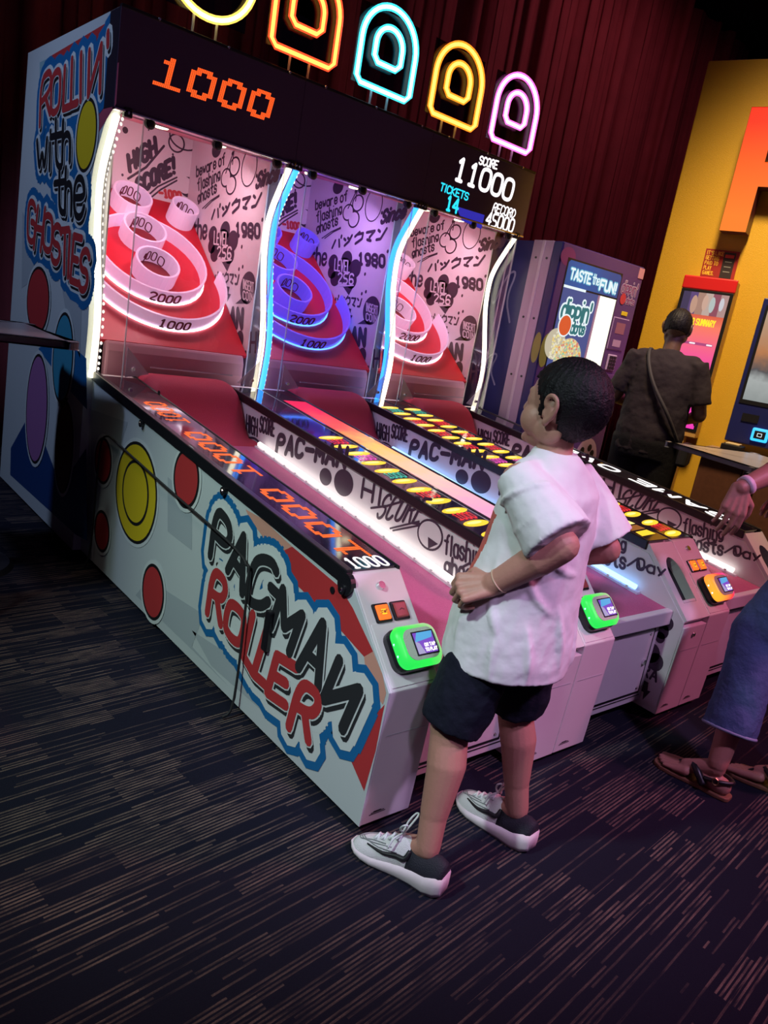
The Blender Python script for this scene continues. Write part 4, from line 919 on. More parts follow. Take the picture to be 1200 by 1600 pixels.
# ------------------------------------------------------------------ vending machine
def vending():
    X0, X1, YF, YB, ZT = 2.86, 3.85, 2.05, 2.80, 2.115
    t = thing('vending_machine', (3.35, 2.4, FL), 'violet ice cream vending machine with a lit window behind the boy', 'vending machine')
    navy = mat('vend_navy', (.022, .022, .14), .35); vio = mat('vend_violet', (.10, .045, .16), .35); lav = mat('vend_frame', (.48, .34, .52), .4)
    m = MB(); m.box(X0, X1, YF + .09, YB, FL + .06, ZT - .005, navy); m.build('body', t, bevel=.006)
    m = MB(); m.box(X0 - .004, X0 + .02, YF + .085, YF + .255, FL + .06, ZT, lav); m.box(X0 - .010, X0 - .003, YF + .15, YF + .175, FL + .06, ZT, mat('vend_frame_light', (.6, .48, .62), .35)); fr = m.build('corner_strip', t, bevel=.002)
    m = MB()
    for z in (2.0, 1.6, 1.2, .8):
        for y in (YF + .115, YF + .21): m.cyl((X0 - .003, y, z), (X0 - .009, y, z), .008, DARKMETAL, seg=8)
    m.build('screw', fr)
    m = MB(); m.box(X0, X1, YF + .005, YF + .085, FL + .06, ZT, navy); dr = m.build('door', t, bevel=.008)
    m = MB(); m.box(X0 + .006, X1 - .004, YF - .002, YF + .006, FL + .065, ZT - .006, vio); m.build('door_face', dr, bevel=.004)
    m = MB(); m.box(X0 + .02, X1 - .02, YF + .02, YB - .02, FL, FL + .06, BLACK); m.build('plinth', t)
    wx0, wx1, wz0, wz1 = 2.945, 3.575, .85, 2.015; N = V((0, -1, 0))
    def q(a, b, l=0): return V((wx0 + (wx1 - wx0) * a, YF - .006 - l, wz0 + (wz1 - wz0) * b))
    m = MB(); m.box(wx0 - .012, wx1 + .012, YF - .0045, YF - .002, wz0 - .012, wz1 + .012, BLACK); wf = m.build('window_frame', dr, bevel=.01)
    m = MB(); m.sheet([q(0, .86), q(1, .86), q(1, .985), q(.97, 1), q(.03, 1), q(0, .985)], ramp_mat('vend_header', (1, 0, 0), -.4, .25, [(0, (.03, .12, .40)), (.5, (.02, .16, .62)), (1, (.03, .10, .40))], emit=.55, noise=.25))
    for s_, a0, a1, b0, wd in (('TASTE', .07, .44, .90, .018), ('the', .47, .60, .905, .010), ('FUN!', .63, .95, .885, .022)):
        for l, w2, mm in ((.001, wd * 1.5, emi('vend_pale_blue', (.15, .55, .75), .8)), (.003, wd * .8, emi('vend_white', (.85, .97, 1), .95))):
            ink(m, word(s_, .3), lambda a, b, a0=a0, a1=a1, b0=b0: q(a0 + (a1 - a0) * a, b0 + .055 * b, 0), w2, l, mm, N)
    m.build('header_panel', dr, fix=False)
    m = MB(); m.sheet([q(0, 0), q(.64, 0), q(.64, .85), q(0, .85)], emi('vend_poster_blue', (.07, .10, .32), .75))
    m.sheet([q(0, .845, .001), q(.40, .845, .001), q(.40, .86, .001), q(0, .86, .001)], emi('vend_white', (.85, .97, 1), .95))
    for l, w2, mm in ((.001, .050, emi('vend_white', (.85, .97, 1), .95)), (.003, .024, emi('vend_teal', (.02, .22, .24), .7))):
        ink(m, word("dippin'", .25), lambda a, b: q(.06 + .52 * a, .67 + .11 * b + .01 * a), w2, l, mm, N)
        ink(m, word('dots', .25), lambda a, b: q(.28 + .25 * a, .60 + .065 * b + .005 * a), w2 * .8, l, mm, N)
    disc(m, q(.16, .635, .005), (.075, 0, 0), (0, 0, .078), emi('vend_white', (.85, .97, 1), .95)); disc(m, q(.16, .635, .006), (.065, 0, 0), (0, 0, .068), emi('vend_orange', (.85, .12, .02), .8))
    rnd = random.Random(4); cols = [emi('dots_%d' % i, c, .9) for i, c in enumerate(((.9, .65, .2), (.9, .35, .08), (.3, .65, .4), (.85, .8, .6), (.75, .2, .15), (.9, .8, .3)))]
    for cx, cz, r, al in ((.34, .44, .155, 0), (.07, .52, .11, 1), (.10, .2, .14, 0)):
        disc(m, q(cx, cz, .001), (r, 0, 0), (0, 0, r * .98), emi('bowl_cream', (.7, .62, .45), .75), 32)
        for i in range(260 if al == 0 else 120):
            a, rr = rnd.uniform(0, 6.28), r * .93 * math.sqrt(rnd.random()); c = q(cx, cz, .002 + .00001 * i) + V((rr * math.cos(a), 0, rr * math.sin(a)))
            if wx0 + .005 < c.x < wx0 + .64 * .63: disc(m, c, (.0085, 0, 0), (0, 0, .0085), cols[rnd.randrange(6)] if al == 0 else cols[(3, 0, 3, 3, 5)[i % 5]], 7)
    o = m.build('poster_panel', dr, fix=False)
    m = MB(); m.sheet([q(.67, 0), q(1, 0), q(1, .85), q(.67, .85)], emi('lit_white_panel', (1, .96, .78), 1.25))
    m.sheet([q(.70, .30, .001), q(.98, .30, .001), q(.98, .40, .001), q(.9, .43, .001), q(.84, .40, .001), q(.76, .43, .001), q(.70, .42, .001)], emi('panel_photo', (.45, .25, .12), .7)); m.build('lit_panel', dr, fix=False)
    m = MB(); m.box(wx0 + .64 * .63, wx0 + .67 * .63, YF - .012, YF - .006, wz0, wz0 + .85 * (wz1 - wz0), lav); m.build('window_divider', dr)
    m = MB(); disc(m, (2.9, YF - .0035, 1.40), (.052, 0, 0), (0, 0, .115), mat('vend_olive', (.30, .30, .06), .4)); m.sheet([V((X0 - .0006, YF + .01 + .07 * (.5 + .5 * math.cos(2 * math.pi * i / 24)), 1.41 + .105 * math.sin(2 * math.pi * i / 24))) for i in range(24)], mat('vend_olive'))
    disc(m, (2.93, YF - .003, 2.03), (.08, 0, 0), (0, 0, .06), mat('vend_plum', (.22, .04, .14), .4)); disc(m, (3.66, YF - .0035, .62), (.15, 0, 0), (0, 0, .19), mat('vend_pale', (.45, .28, .42), .4), 30)
    for i in range(9): disc(m, (3.66 + .09 * math.cos(i * 2.3), YF - .0042 - i * 1e-5, .62 + .12 * math.sin(i * 2.3)), (.028, 0, 0), (0, 0, .03), INK, 9)
    m.build('door_print', dr, fix=False)
    m = MB()
    for l, w2, mm in ((.0035, .020, mat('vend_logo_pale', (.6, .5, .6), .4)), (.0045, .010, mat('vend_plum'))):
        ink(m, word("dippin'", .25), lambda a, b: V((3.615 + .20 * a, YF, 1.90 + .085 * b)), w2, l, mm, N); ink(m, word('dots', .25), lambda a, b: V((3.70 + .11 * a, YF, 1.835 + .045 * b)), w2 * .8, l, mm, N)
    disc(m, (3.655, YF - .006, 1.86), (.036, 0, 0), (0, 0, .040), RED_P); m.build('logo_print', dr, fix=False)
    m = MB(); m.box(3.68, 3.755, YF - .008, YF - .002, 1.745, 1.775, YEL_P); m.build('sticker', dr, bevel=.004)
    m = MB(); m.box(X1 - .07, X1 - .006, YF - .006, YF - .002, ZT - .085, ZT - .012, mat('vend_tag', (.65, .3, .32), .5)); m.build('price_tag', dr)
    m = MB(); m.box(3.60, 3.80, YF - .007, YF - .002, 1.49, 1.725, lav); cf = m.build('payment_panel', dr, bevel=.003)
    m = MB(); m.box(3.606, 3.794, YF - .010, YF - .006, 1.496, 1.719, vio); m.box(3.645, 3.76, YF - .0115, YF - .0095, 1.61, 1.69, mat('pay_print', (.30, .12, .16), .4)); m.box(3.65, 3.75, YF - .0115, YF - .0095, 1.515, 1.565, mat('vend_pale')); m.build('payment_print', cf)
    m = MB(); m.box(3.635, 3.745, YF - .016, YF - .002, 1.335, 1.455, lav); kp = m.build('keypad', dr, bevel=.006)
    for i in range(3):
        for j in range(4):
            m = MB(); m.box(3.648 + i * .030, 3.672 + i * .030, YF - .021, YF - .015, 1.345 + j * .026, 1.366 + j * .026, BLACK); m.build('key', kp)
    m = MB(); m.box(3.60, 3.82, YF - .012, YF - .002, 1.16, 1.31, vio); cm = m.build('coin_unit', dr, bevel=.004)
    m = MB(); m.box(3.625, 3.70, YF - .015, YF - .011, 1.20, 1.285, BLACK); m.ell((3.662, YF - .018, 1.235), (.022, .008, .026), CHROME, seg=10, rings=6); m.build('coin_slot', cm)
    m = MB(); m.box(3.84, 3.875, YF + .02, YF + .06, 1.40, 1.62, lav); m.build('door_handle', dr, bevel=.012)
    m = MB()
    for y0, y1, z0, z1, wd in ((2.38, 2.78, 1.55, 1.95, .016), (2.40, 2.78, 1.1, 1.35, .014)):
        ink(m, [chaikin(chaikin([(0, .2), (.3, 1), (.5, .1), (.7, .8), (.95, .9), (.8, .4), (1, 0)]))], lambda a, b: V((X0, y1 - (y1 - y0) * a, z0 + (z1 - z0) * b)), wd, .0008, mat('vend_scribble', (.22, .2, .38), .5), (-1, 0, 0))
    m.build('side_print', t, fix=False)
vending()

# ------------------------------------------------------------------ tables and chair
def bar_table(name, c, u, v, z, label, th=.034):
    c, u, v = V((*c, 0)), V((*u, 0)), V((*v, 0)); ctr = c + (u + v) * .5
    t = thing(name, (ctr.x, ctr.y, FL), label, 'table')
    top = mat('table_laminate', (.32, .27, .29), .28, var=.06); edge = mat('table_edge', (.12, .12, .17), .35)
    rc = .05; U, W = u.normalized(), v.normalized(); cs = [(c, U, W), (c + u, W, -U), (c + u + v, -U, -W), (c + v, -W, U)]; out = []
    for p, a, b in cs:
        for i in range(5): 
            th_ = math.pi / 2 * i / 4; out.append(p + (a + b) * rc - (b * math.cos(th_ - math.pi / 2 + math.pi / 2) * 0 + 0 * a) - (a * math.sin(th_) * -1 + b * math.cos(th_)) * rc if False else p + (a + b) * rc - (b * math.sin(th_) + a * math.cos(th_)) * rc)
    # order each corner so the outline runs round
    fix = []
    for i, (p, a, b) in enumerate(cs): fix += out[i * 5:i * 5 + 5][::-1]
    out = fix
    m = MB(); m.prism([p + V((0, 0, z - th)) for p in out], (0, 0, th), edge); m.build('table_edge', t, bevel=.004)
    m = MB(); m.prism([ctr + (p - ctr) * .985 + V((0, 0, z - .002)) for p in out], (0, 0, .003), top); m.build('table_top', t)
    m = MB(); m.cyl(ctr + V((0, 0, FL + .02)), ctr + V((0, 0, z - th)), .045, DARKMETAL, seg=20); m.build('column', t, smooth='auto')
    m = MB(); m.cyl(ctr + V((0, 0, FL)), ctr + V((0, 0, FL + .022)), .24, DARKMETAL, .22, 32); m.build('base_plate', t)
    m = MB(); m.box(ctr.x - .14, ctr.x + .14, ctr.y - .02, ctr.y + .02, z - th - .02, z - th, BLACK); m.box(ctr.x - .02, ctr.x + .02, ctr.y - .14, ctr.y + .14, z - th - .02, z - th, BLACK); m.build('top_bracket', t)
bar_table('bar_table', (3.22, 1.20), (-.27, -.74), (.74, -.27), .975, 'grey bar table beside the right alley roller with a dark column')
bar_table('bar_table', (-.205, 2.03), (-.75, 0), (0, .75), 1.10, 'dark bar table in front of the printed cabinet side at left')

def chair():
    t = thing('bar_stool', (-.78, 1.9, FL), 'purple upholstered bar stool at the dark left table', 'stool')
    fab = mat('stool_fabric', (.10, .05, .10), .85, bump=.4, bscale=320)
    m = MB(); 
    def bk(u, v): a = -.55 + 1.1 * u; return V((-.78 + .22 * math.sin(a) * 1.0, 1.66 + .05 * (1 - math.cos(a)), .78 + .32 * v - .08 * abs(a) ** 3 * v))
    pts = [[bk(i / 10, j / 5) for j in range(6)] for i in range(11)]
    rings = []
    for i in range(11):
        fr = pts[i]; rings.append([p + V((0, -.025, 0)) for p in fr] + [p + V((0, .025, 0)) for p in fr[::-1]])
    m.loft(rings, fab); m.build('backrest', t, smooth=True, bevel=.008)
    m = MB(); m.cyl((-.78, 1.88, .68), (-.78, 1.88, .75), .20, fab, seg=28); m.build('seat', t, bevel=.02)
    for i in range(4):
        a = math.pi / 4 + i * math.pi / 2; m = MB(); m.tube([(-.78 + .13 * math.cos(a), 1.88 + .13 * math.sin(a), .69), (-.78 + .21 * math.cos(a), 1.88 + .21 * math.sin(a), FL)], .013, DARKMETAL, 8); m.build('leg', t)
    m = MB(); m.tube([(-.78 + .185 * math.cos(i * math.pi / 12), 1.88 + .185 * math.sin(i * math.pi / 12), .22) for i in range(24)], .010, DARKMETAL, 8, closed=True); m.build('foot_ring', t)
chair()

# ------------------------------------------------------------------ people
def hand(mb, W, d, n, s, m, curl=(.5, .5, .5), spread=.12, thumb_side=1, thumb_curl=.3):
    """palm and five separate fingers; d towards the fingers, n out of the back of the hand"""
    W, d, n = V(W), V(d).normalized(), V(n); n = (n - d * n.dot(d)).normalized(); sd = d.cross(n) * thumb_side      # sd: towards the thumb
    K = []
    for i, (o, L) in enumerate(((.36, .95), (.12, 1.0), (-.13, .96), (-.36, .86))):
        k = W + d * (.088 * L * s) + sd * (.095 * o * s) + n * (.006 * s * (1 - abs(o))); K.append(k)
        mb.cap(W + sd * (.05 * o * s), .015 * s, k, .0115 * s, m, 10)
    for i, (k, Ls, o) in enumerate(zip(K, ((.042, .026, .020), (.047, .030, .021), (.043, .028, .021), (.034, .021, .018)), (.36, .12, -.13, -.36))):
        dr = (d + sd * o * spread).normalized(); p = k; r = (.0100, .0102, .0096, .0086)[i] * s; up = n
        for j, (l, c) in enumerate(zip(Ls, curl)):
            ax = dr.cross(up).normalized(); q = Quaternion(ax, -c); dr = (q @ dr).normalized(); up = (q @ up).normalized()
            e = p + dr * l * s; mb.cap(p, r, e, r * .92, m, 10); p = e; r *= .93
    b = W + d * .022 * s + sd * .022 * s; t1 = b + (d * .5 + sd * .65 - n * .25).normalized() * .040 * s
    t2 = t1 + (d * .85 + sd * (.35 - thumb_curl) - n * (.2 + thumb_curl)).normalized() * .032 * s; t3 = t2 + (d * .9 - sd * (thumb_curl) - n * (.3 + thumb_curl)).normalized() * .024 * s
    mb.cap(b, .015 * s, t1, .0125 * s, m, 10); mb.cap(t1, .0122 * s, t2, .0105 * s, m, 10); mb.cap(t2, .0104 * s, t3, .0088 * s, m, 10)

def head(mb, c, f, s, m, ears=True):
    """head with brow, nose, lips, jaw, ears; returns its frame"""
    c = V(c); f = V(f).normalized(); u = V((0, 0, 1)); u = (u - f * u.dot(f)).normalized(); l = u.cross(f)           # l: the head's own left
    P = lambda a, b, e: c + (f * a + l * b + u * e) * s
    R = Matrix((f, l, u)).transposed()
    E = lambda a, b, e, r, mm=m, sg=20: mb.ell(P(a, b, e), [x * s for x in r], mm, R, sg, 12)
    E(-.010, 0, .022, (.096, .075, .090)); E(.030, 0, -.030, (.062, .060, .075)); E(.048, 0, -.078, (.036, .040, .030)); E(.020, 0, -.070, (.05, .052, .03))
    for b in (-1, 1):
        E(.050, .036 * b, -.040, (.036, .032, .038)); E(.054, .026 * b, .004, (.030, .030, .034)); E(.066, .026 * b, .024, (.018, .024, .012)); E(.004, .050 * b, -.058, (.04, .016, .028))
        if ears:
            E(-.006, .075 * b, -.008, (.014, .007, .024)); E(.0, .077 * b, -.036, (.009, .007, .010))
            rim = smooth_path([(.002, .079, -.038), (-.016, .084, -.022), (-.025, .088, .002), (-.021, .088, .020), (-.006, .085, .027), (.007, .080, .018), (.008, .077, .0)], 4)
            mb.tube([P(q.x, q.y * b, q.z) for q in rim], .0062 * s, m, 8); mb.cap(P(.009, .076 * b, -.012), .006 * s, P(.007, .077 * b, -.022), .006 * s, m, 8)
    mb.cap(P(.084, 0, .010), .009 * s, P(.098, 0, -.022), .011 * s, m, 10); E(.090, 0, -.026, (.012, .016, .009))
    E(.084, 0, -.052, (.014, .022, .006)); E(.081, 0, -.064, (.014, .019, .007)); E(.078, 0, -.090, (.016, .018, .014))
    return P, R

def face_parts(P, R, s, root, iris):
    for b in (-1, 1):
        mb = MB(); mb.ell(P(.0725, .027 * b, .002), (.012 * s, .013 * s, .012 * s), mat('eye_white', (.75, .72, .70), .2), R, 12, 8); e = mb.build('eye', root, smooth=True)
        mb = MB(); mb.ell(P(.0815, .027 * b, .002), (.004 * s, .006 * s, .006 * s), iris, R, 10, 6); mb.build('iris', e, smooth=True)
        mb = MB(); mb.tube([P(.084, .016 * b, .026), P(.082, .030 * b, .030), P(.072, .044 * b, .026)], .0026 * s, HAIR, 6); mb.build('eyebrow', root, smooth=True)
    mb = MB(); mb.tube([P(.090, .018, -.058), P(.0965, .008, -.0575), P(.0975, 0, -.0585), P(.0965, -.008, -.0575), P(.090, -.018, -.058)], .0032 * s, mat('lips', (.38, .12, .11), .45), 6); mb.build('mouth', root, smooth=True)

def hair(P, R, s, root, zmin, m, grow=1.0, name='hair', noise=.004):
    """a shell of hair over the skull wherever it lies above the hairline zmin(forward, side)"""
    rnd = random.Random(3); na, nb = 110, 60; vs = {}; mb = MB(); verts = []; faces = []
    ra = (.098 * grow, .080 * grow, .096 * grow); jit = [rnd.uniform(-1, 1) for _ in range(na)]
    def pt(i, j, o):
        th = math.pi * j / nb; ph = 2 * math.pi * i / na
        wob = 1 + noise * 8 * math.sin(ph * 31 + jit[i % na] * .8 + th * 4) * .35 + noise * 4 * jit[(i * 7 + j) % na]
        a = ra[0] * math.sin(th) * math.cos(ph) * wob * o; b = ra[1] * math.sin(th) * math.sin(ph) * wob * o; e = ra[2] * math.cos(th) * wob * o
        return a - .010, b, e + .020
    for i in range(na):
        for j in range(nb):
            a, b, e = pt(i + .5, j + .5, 1) if False else pt(i, j, 1)
            if e > zmin(a, b):
                f = []
                for di, dj in ((0, 0), (0, 1), (1, 1), (1, 0)):
                    key = ((i + di) % na, j + dj)
                    if key not in vs: vs[key] = len(verts); verts.append(P(*pt(*key, 1)))
                    f.append(vs[key])
                faces.append(f)
    mb.add(verts, faces, m); o = mb.build(name, root, smooth=True)
    so = o.modifiers.new('t', 'SOLIDIFY'); so.thickness = .013 * s; so.offset = -1
    return o

def fabric_mat(name, color, rough=.85, bs=26, b=.5, weave=420):
    if name in MATS: return MATS[name]
    m = mat(name, color, rough, spec=.2, bump=b, bscale=bs, var=.06, vscale=30); return m
HAIR = mat('dark_hair', (.006, .005, .007), .55, spec=.25, bump=.35, bscale=190)
SKIN = mat('skin_light', (.50, .25, .19), .5, bump=.08, bscale=140, var=.06, vscale=22)
SKIN2 = mat('skin_tan', (.42, .19, .15), .5, bump=.08, bscale=120, var=.06)
SKIN3 = mat('skin_deep', (.10, .05, .035), .5, bump=.08, bscale=120)

def ring_xy(c, f, a, b, n=28, tilt=0, sq=1.0):
    """horizontal oval ring: a sideways, b along f"""
    c, f = V(c), V((f[0], f[1], 0)).normalized(); r = V((f.y, -f.x, 0)); out = []
    for i in range(n):
        t = 2 * math.pi * i / n; ca, sa = math.cos(t), math.sin(t)
        ca = math.copysign(abs(ca) ** sq, ca); sa = math.copysign(abs(sa) ** sq, sa)
        out.append(c + r * (a * ca) + f * (b * sa) + V((0, 0, tilt * sa)))
    return out
def crumple(o, strength, size, name):
    t = bpy.data.textures.get(name) or bpy.data.textures.new(name, 'CLOUDS'); t.noise_scale = size
    d = o.modifiers.new('folds', 'DISPLACE'); d.texture = t; d.strength = strength; d.mid_level = .5; d.texture_coords = 'LOCAL'

def sneaker(root, heel, fwd, side, z=FL):
    """white running shoe: chunky sole, dark collar, laces, curved mark on the outer side"""
    H = V((*heel, z)); f = V((*fwd, 0)).normalized(); l = V((-f.y, f.x, 0)); u = V((0, 0, 1))
    P = lambda x, y, zz: H + f * x + l * y + u * zz
    wid = [(0, .020), (.012, .033), (.04, .040), (.09, .038), (.14, .040), (.19, .047), (.23, .048), (.26, .040), (.28, .026), (.29, .010)]
    def W(x):
        for (a, p), (b, q) in zip(wid, wid[1:]):
            if x <= b: return p + (q - p) * (x - a) / (b - a)
        return wid[-1][1]
    def bend(x): return -.010 * side * math.sin(x / .29 * math.pi) + .008 * side * (x / .29)
    sole = mat('shoe_sole', (.74, .68, .70), .55, var=.08, vscale=30); up = mat('shoe_mesh', (.72, .74, .74), .65, bump=.35, bscale=380); drk = mat('shoe_dark', (.010, .011, .022), .7, bump=.3, bscale=300)
    st = lambda x: .052 - .034 * max(0, min(1, (x - .06) / .20)) + (.012 if x < .03 else 0) + .010 * max(0, (x - .22) / .07)
    sb = lambda x: .020 * max(0, (x - .20) / .09) ** 2 + .012 * max(0, (.03 - x) / .03)
    mb = MB(); rings = []
    xs = [.0, .006, .02, .05, .09, .13, .17, .21, .24, .262, .278, .288, .291]
    for x in xs:
        w_ = W(x) + .004; b = bend(x); rings.append([P(x, b + w_ * a, sb(x) + (st(x) - sb(x)) * zz) for a, zz in ((-.86, 0), (-1, .25), (-1.03, .55), (-.98, 1), (-.5, 1.02), (.5, 1.02), (.98, 1), (1.03, .55), (1, .25), (.86, 0), (.3, 0), (-.3, 0))])
    mb.loft(rings, sole); s_ = mb.build('sneaker_sole', root, smooth=True)
    top = [(.008, .098), (.03, .106), (.06, .098), (.09, .094), (.105, .098), (.12, .112), (.135, .112), (.16, .098), (.19, .082), (.22, .068), (.25, .056), (.27, .046), (.282, .036)]
    def Z(x):
        for (a, p), (b, q) in zip(top, top[1:]):
            if x <= b: return p + (q - p) * (x - a) / (b - a)
        return top[-1][1]
    def section(x, grow=0):
        w_ = W(x) * .97 + grow; b = bend(x); z0 = st(x) - .006; h = Z(x) - z0 + grow
        return [P(x, b + w_ * math.cos(t) * (1 - .28 * max(0, math.sin(t)) * (1 if x < .17 else .5)), z0 + h * max(0, math.sin(t)) ** .8) for t in [math.pi * i / 14 for i in range(15)]]
    mb = MB(); mb.loft([section(x) for x in (.085, .10, .12, .135, .16, .19, .22, .245, .262, .275, .283)], up); uo = mb.build('sneaker_upper', root, smooth=True)
    mb = MB(); mb.loft([section(x, .0015) for x in (.004, .012, .03, .06, .09, .112)], drk); mb.build('sneaker_collar', root, smooth=True)
    mb = MB()
    for i, x in enumerate((.15, .172, .194, .214)):
        w_ = .020 - i * .001; z_ = Z(x) + .003
        mb.tube([P(x, bend(x) - w_, z_ - .008), P(x + .004, bend(x), z_ + .002), P(x + .01, bend(x) + w_, z_ - .008)], .0035, WHITE_P, 6)
        mb.tube([P(x + .01, bend(x) - w_, z_ - .008), P(x + .004, bend(x), z_ + .003), P(x, bend(x) + w_, z_ - .008)], .0035, WHITE_P, 6)
    for sgn in (-1, 1):
        mb.tube(smooth_path([P(.150, bend(.15), .115), P(.150, .022 * sgn, .140), P(.138, .036 * sgn, .165), P(.128, .030 * sgn, .168), P(.140, .012 * sgn, .135), P(.150, 0, .115)], 4), .0030, WHITE_P, 6)
        mb.tube(smooth_path([P(.150, 0, .115), P(.160, .030 * sgn, .110), P(.165, .045 * sgn, .085)], 4), .0030, WHITE_P, 6)
    mb.build('laces', uo, smooth=True)
    mb = MB()
    sideP = lambda x, k, g=.0025: section(x, g)[k]
    for sd in (0, 1):
        K = (lambda k: k) if sd else (lambda k: 14 - k)
        a = [sideP(x, K(k)) for x, k in ((.112, 4), (.118, 2), (.145, 1), (.185, 2), (.235, 3))]; b = [sideP(x, K(k)) for x, k in ((.112, 3), (.118, 1), (.145, 2), (.185, 2), (.235, 4))]
        b[3] = b[3] - u * .004
        path = smooth_path([(a[i] + b[i]) / 2 for i in range(5)], 4); n = len(path)
        mb.tube(path, [.002 + .006 * math.sin(math.pi * min(1, (i + 1) / n * 1.0) ** .6) for i in range(n)], INK, 6)
        for q in range(3):
            mb.tube(smooth_path([sideP(.145 + .02 * q, K(2 + q), .0015), sideP(.20 + .014 * q, K(3 + q), .0015), sideP(.245 + .008 * q, K(5), .0015), sideP(.262 + .006 * q, 7, .0015)], 4), .0014, mat('shoe_line', (.25, .27, .28), .6), 5)
    mb.build('side_mark', uo, smooth=True)

def boy():
    f = V((-.13, .99, 0)).normalized()
    t = thing('person', (.235, -.2, FL), 'boy in a loose white tee, dark shorts and white sneakers facing the alley rollers', 'person')
    J = dict(hipL=(.155, -.20, .70), hipR=(.315, -.20, .70), kneeL=(.098, -.168, .40), kneeR=(.368, -.165, .40), ankL=(.046, -.225, .075), ankR=(.418, -.225, .075),
             shL=(.115, -.205, 1.10), shR=(.365, -.185, 1.10), elL=(.122, -.365, .985), wrL=(.066, -.235, .842), elR=(.43, -.29, .93), wrR=(.41, -.11, .86))
    J = {k: V(v) for k, v in J.items()}
    mb = MB(); m = SKIN
    mb.cap((.235, -.2, .70), .115, (.235, -.20, .86), .108, m, 20); mb.cap((.235, -.2, .86), .105, (.238, -.2, 1.04), .100, m, 20); mb.cap(J['shL'], .045, J['shR'], .045, m, 14)
    mb.cap((.242, -.200, 1.08), .050, (.250, -.185, 1.22), .044, m, 16)
    for s in 'LR':
        mb.cap(J['hip' + s], .085, J['knee' + s], .056, m, 18); k, a = J['knee' + s], J['ank' + s]; c = k.lerp(a, .30) + V((0, -.012, 0))
        mb.cap(k, .052, c, .054, m, 18); mb.cap(c, .053, k.lerp(a, .72), .039, m, 18); mb.cap(k.lerp(a, .70), .038, a, .034, m, 16)
        mb.cap(a, .032, a + V((-.02 if s == 'L' else 0, .09, -.045)), .028, m, 12)
        mb.cap(J['sh' + s], .043, J['el' + s], .039, m, 16); e, w_ = J['el' + s], J['wr' + s]; mb.cap(e, .041, e.lerp(w_, .35), .043, m, 16); mb.cap(e.lerp(w_, .3), .042, w_, .030, m, 16)
    hand(mb, J['wrL'], (-.62, .70, -.36), (-.55, -.30, .62), .98, m, curl=(1.05, 1.2, .7), thumb_side=1, thumb_curl=.45)
    hand(mb, J['wrR'], (-.1, .95, -.15), (.5, 0, .8), .86, m, curl=(.5, .6, .4), thumb_side=-1)
    P, R = head(mb, (.252, -.188, 1.285), (-.16, .985, .03), 1.08, m)
    organic(mb, 'body', t, .0040, 5)
    face_parts(P, R, 1.08, t, mat('iris_brown', (.05, .02, .01), .2))
    def zm(a, b):
        if a > .058: return .058 + (abs(b) * .1)
        if a > .030: return .010 + (a - .030) * 1.6
        if a > .012: return -.020
        if a > -.022: return .022 - abs(a + .005) * .3 if abs(b) > .045 else .03
        return -.078
    hair(P, R, 1.08, t, zm, HAIR, 1.02)
    # tee: torso and sleeves, then folds
    tee = fabric_mat('white_cotton', (.80, .80, .82), bs=16, b=.35); mb = MB(); C = lambda z, o=0: V((.238, -.203, z)) + f * o
    mb.loft([ring_xy(C(z, o), f, a, b, 32) for z, o, a, b in ((.592, .014, .192, .168), (.64, .014, .192, .168), (.72, .012, .184, .160), (.82, .006, .170, .146), (.93, -.006, .158, .130), (1.02, -.012, .156, .120), (1.08, -.014, .150, .106), (1.125, -.01, .120, .086), (1.155, -.006, .078, .070), (1.175, -.002, .056, .056))], tee)
    mb.cap(J['shL'] + V((.035, 0, .005)), .052, J['shR'] + V((-.035, 0, .005)), .052, tee, 16)
    for s in 'LR':
        a, e = J['sh' + s], J['el' + s]; d = (e - a).normalized(); mb.tube([a - d * .02, a + d * .05, a + d * .12, a + d * .185], [.056, .068, .080, .088], tee, 20)
    def skin_pt(ang, z, out=.0):     # point on the shirt's side: angle from the back (0) round to the boy's left (90)
        T_ = ((.592, .014, .192, .168), (.72, .012, .184, .160), (.82, .006, .170, .146), (.93, -.006, .158, .130), (1.02, -.012, .156, .120), (1.08, -.014, .150, .106), (1.125, -.01, .12, .086))
        for p, q in zip(T_, T_[1:]):
            if z <= q[0]: break
        k = min(1, max(0, (z - p[0]) / (q[0] - p[0]))); o_, a_, b_ = [p[i] + (q[i] - p[i]) * k for i in (1, 2, 3)]
        an = math.radians(ang); return C(z, o_) - f * (b_ + out) * math.cos(an) - V((f.y, -f.x, 0)) * (a_ + out) * math.sin(an)
    for path, r in (([(70, 1.0), (50, .95), (20, .90), (-15, .88)], .011), ([(75, .97), (60, .89), (40, .82), (15, .77)], .010), ([(95, .93), (88, .84), (75, .75), (60, .68)], .010), ([(20, .82), (8, .72), (2, .62)], .011), ([(45, .76), (38, .68), (34, .61)], .012), ([(70, .72), (68, .66), (66, .60)], .010), ([(-10, 1.05), (10, 1.0), (30, .97)], .009), ([(110, .85), (108, .74), (104, .62)], .011), ([(-20, .78), (-22, .68), (-22, .61)], .011), ([(30, 1.09), (22, 1.03), (8, .96)], .008)):
        P_ = smooth_path([skin_pt(a_, z_, -.004) for a_, z_ in path], 4); n_ = len(P_); mb.tube(P_, [.003 + r * math.sin(math.pi * (i + .3) / (n_ + .2)) for i in range(n_)], tee, 8)
    a, e = J['shL'], J['elL']; d = (e - a).normalized(); x_ = d.cross(V((1, 0, 0))).normalized()
    for q, k0 in ((.055, -.6), (.12, .5)):
        mb.tube(smooth_path([a + d * (q + .02 * math.sin(k0 + w_)) + (V((-1, 0, 0)) * math.cos(w_) + x_ * math.sin(w_)) * (.066 + q * .1) for w_ in (-.9, -.3, .3, .9, 1.4)], 3), .006, tee, 8)
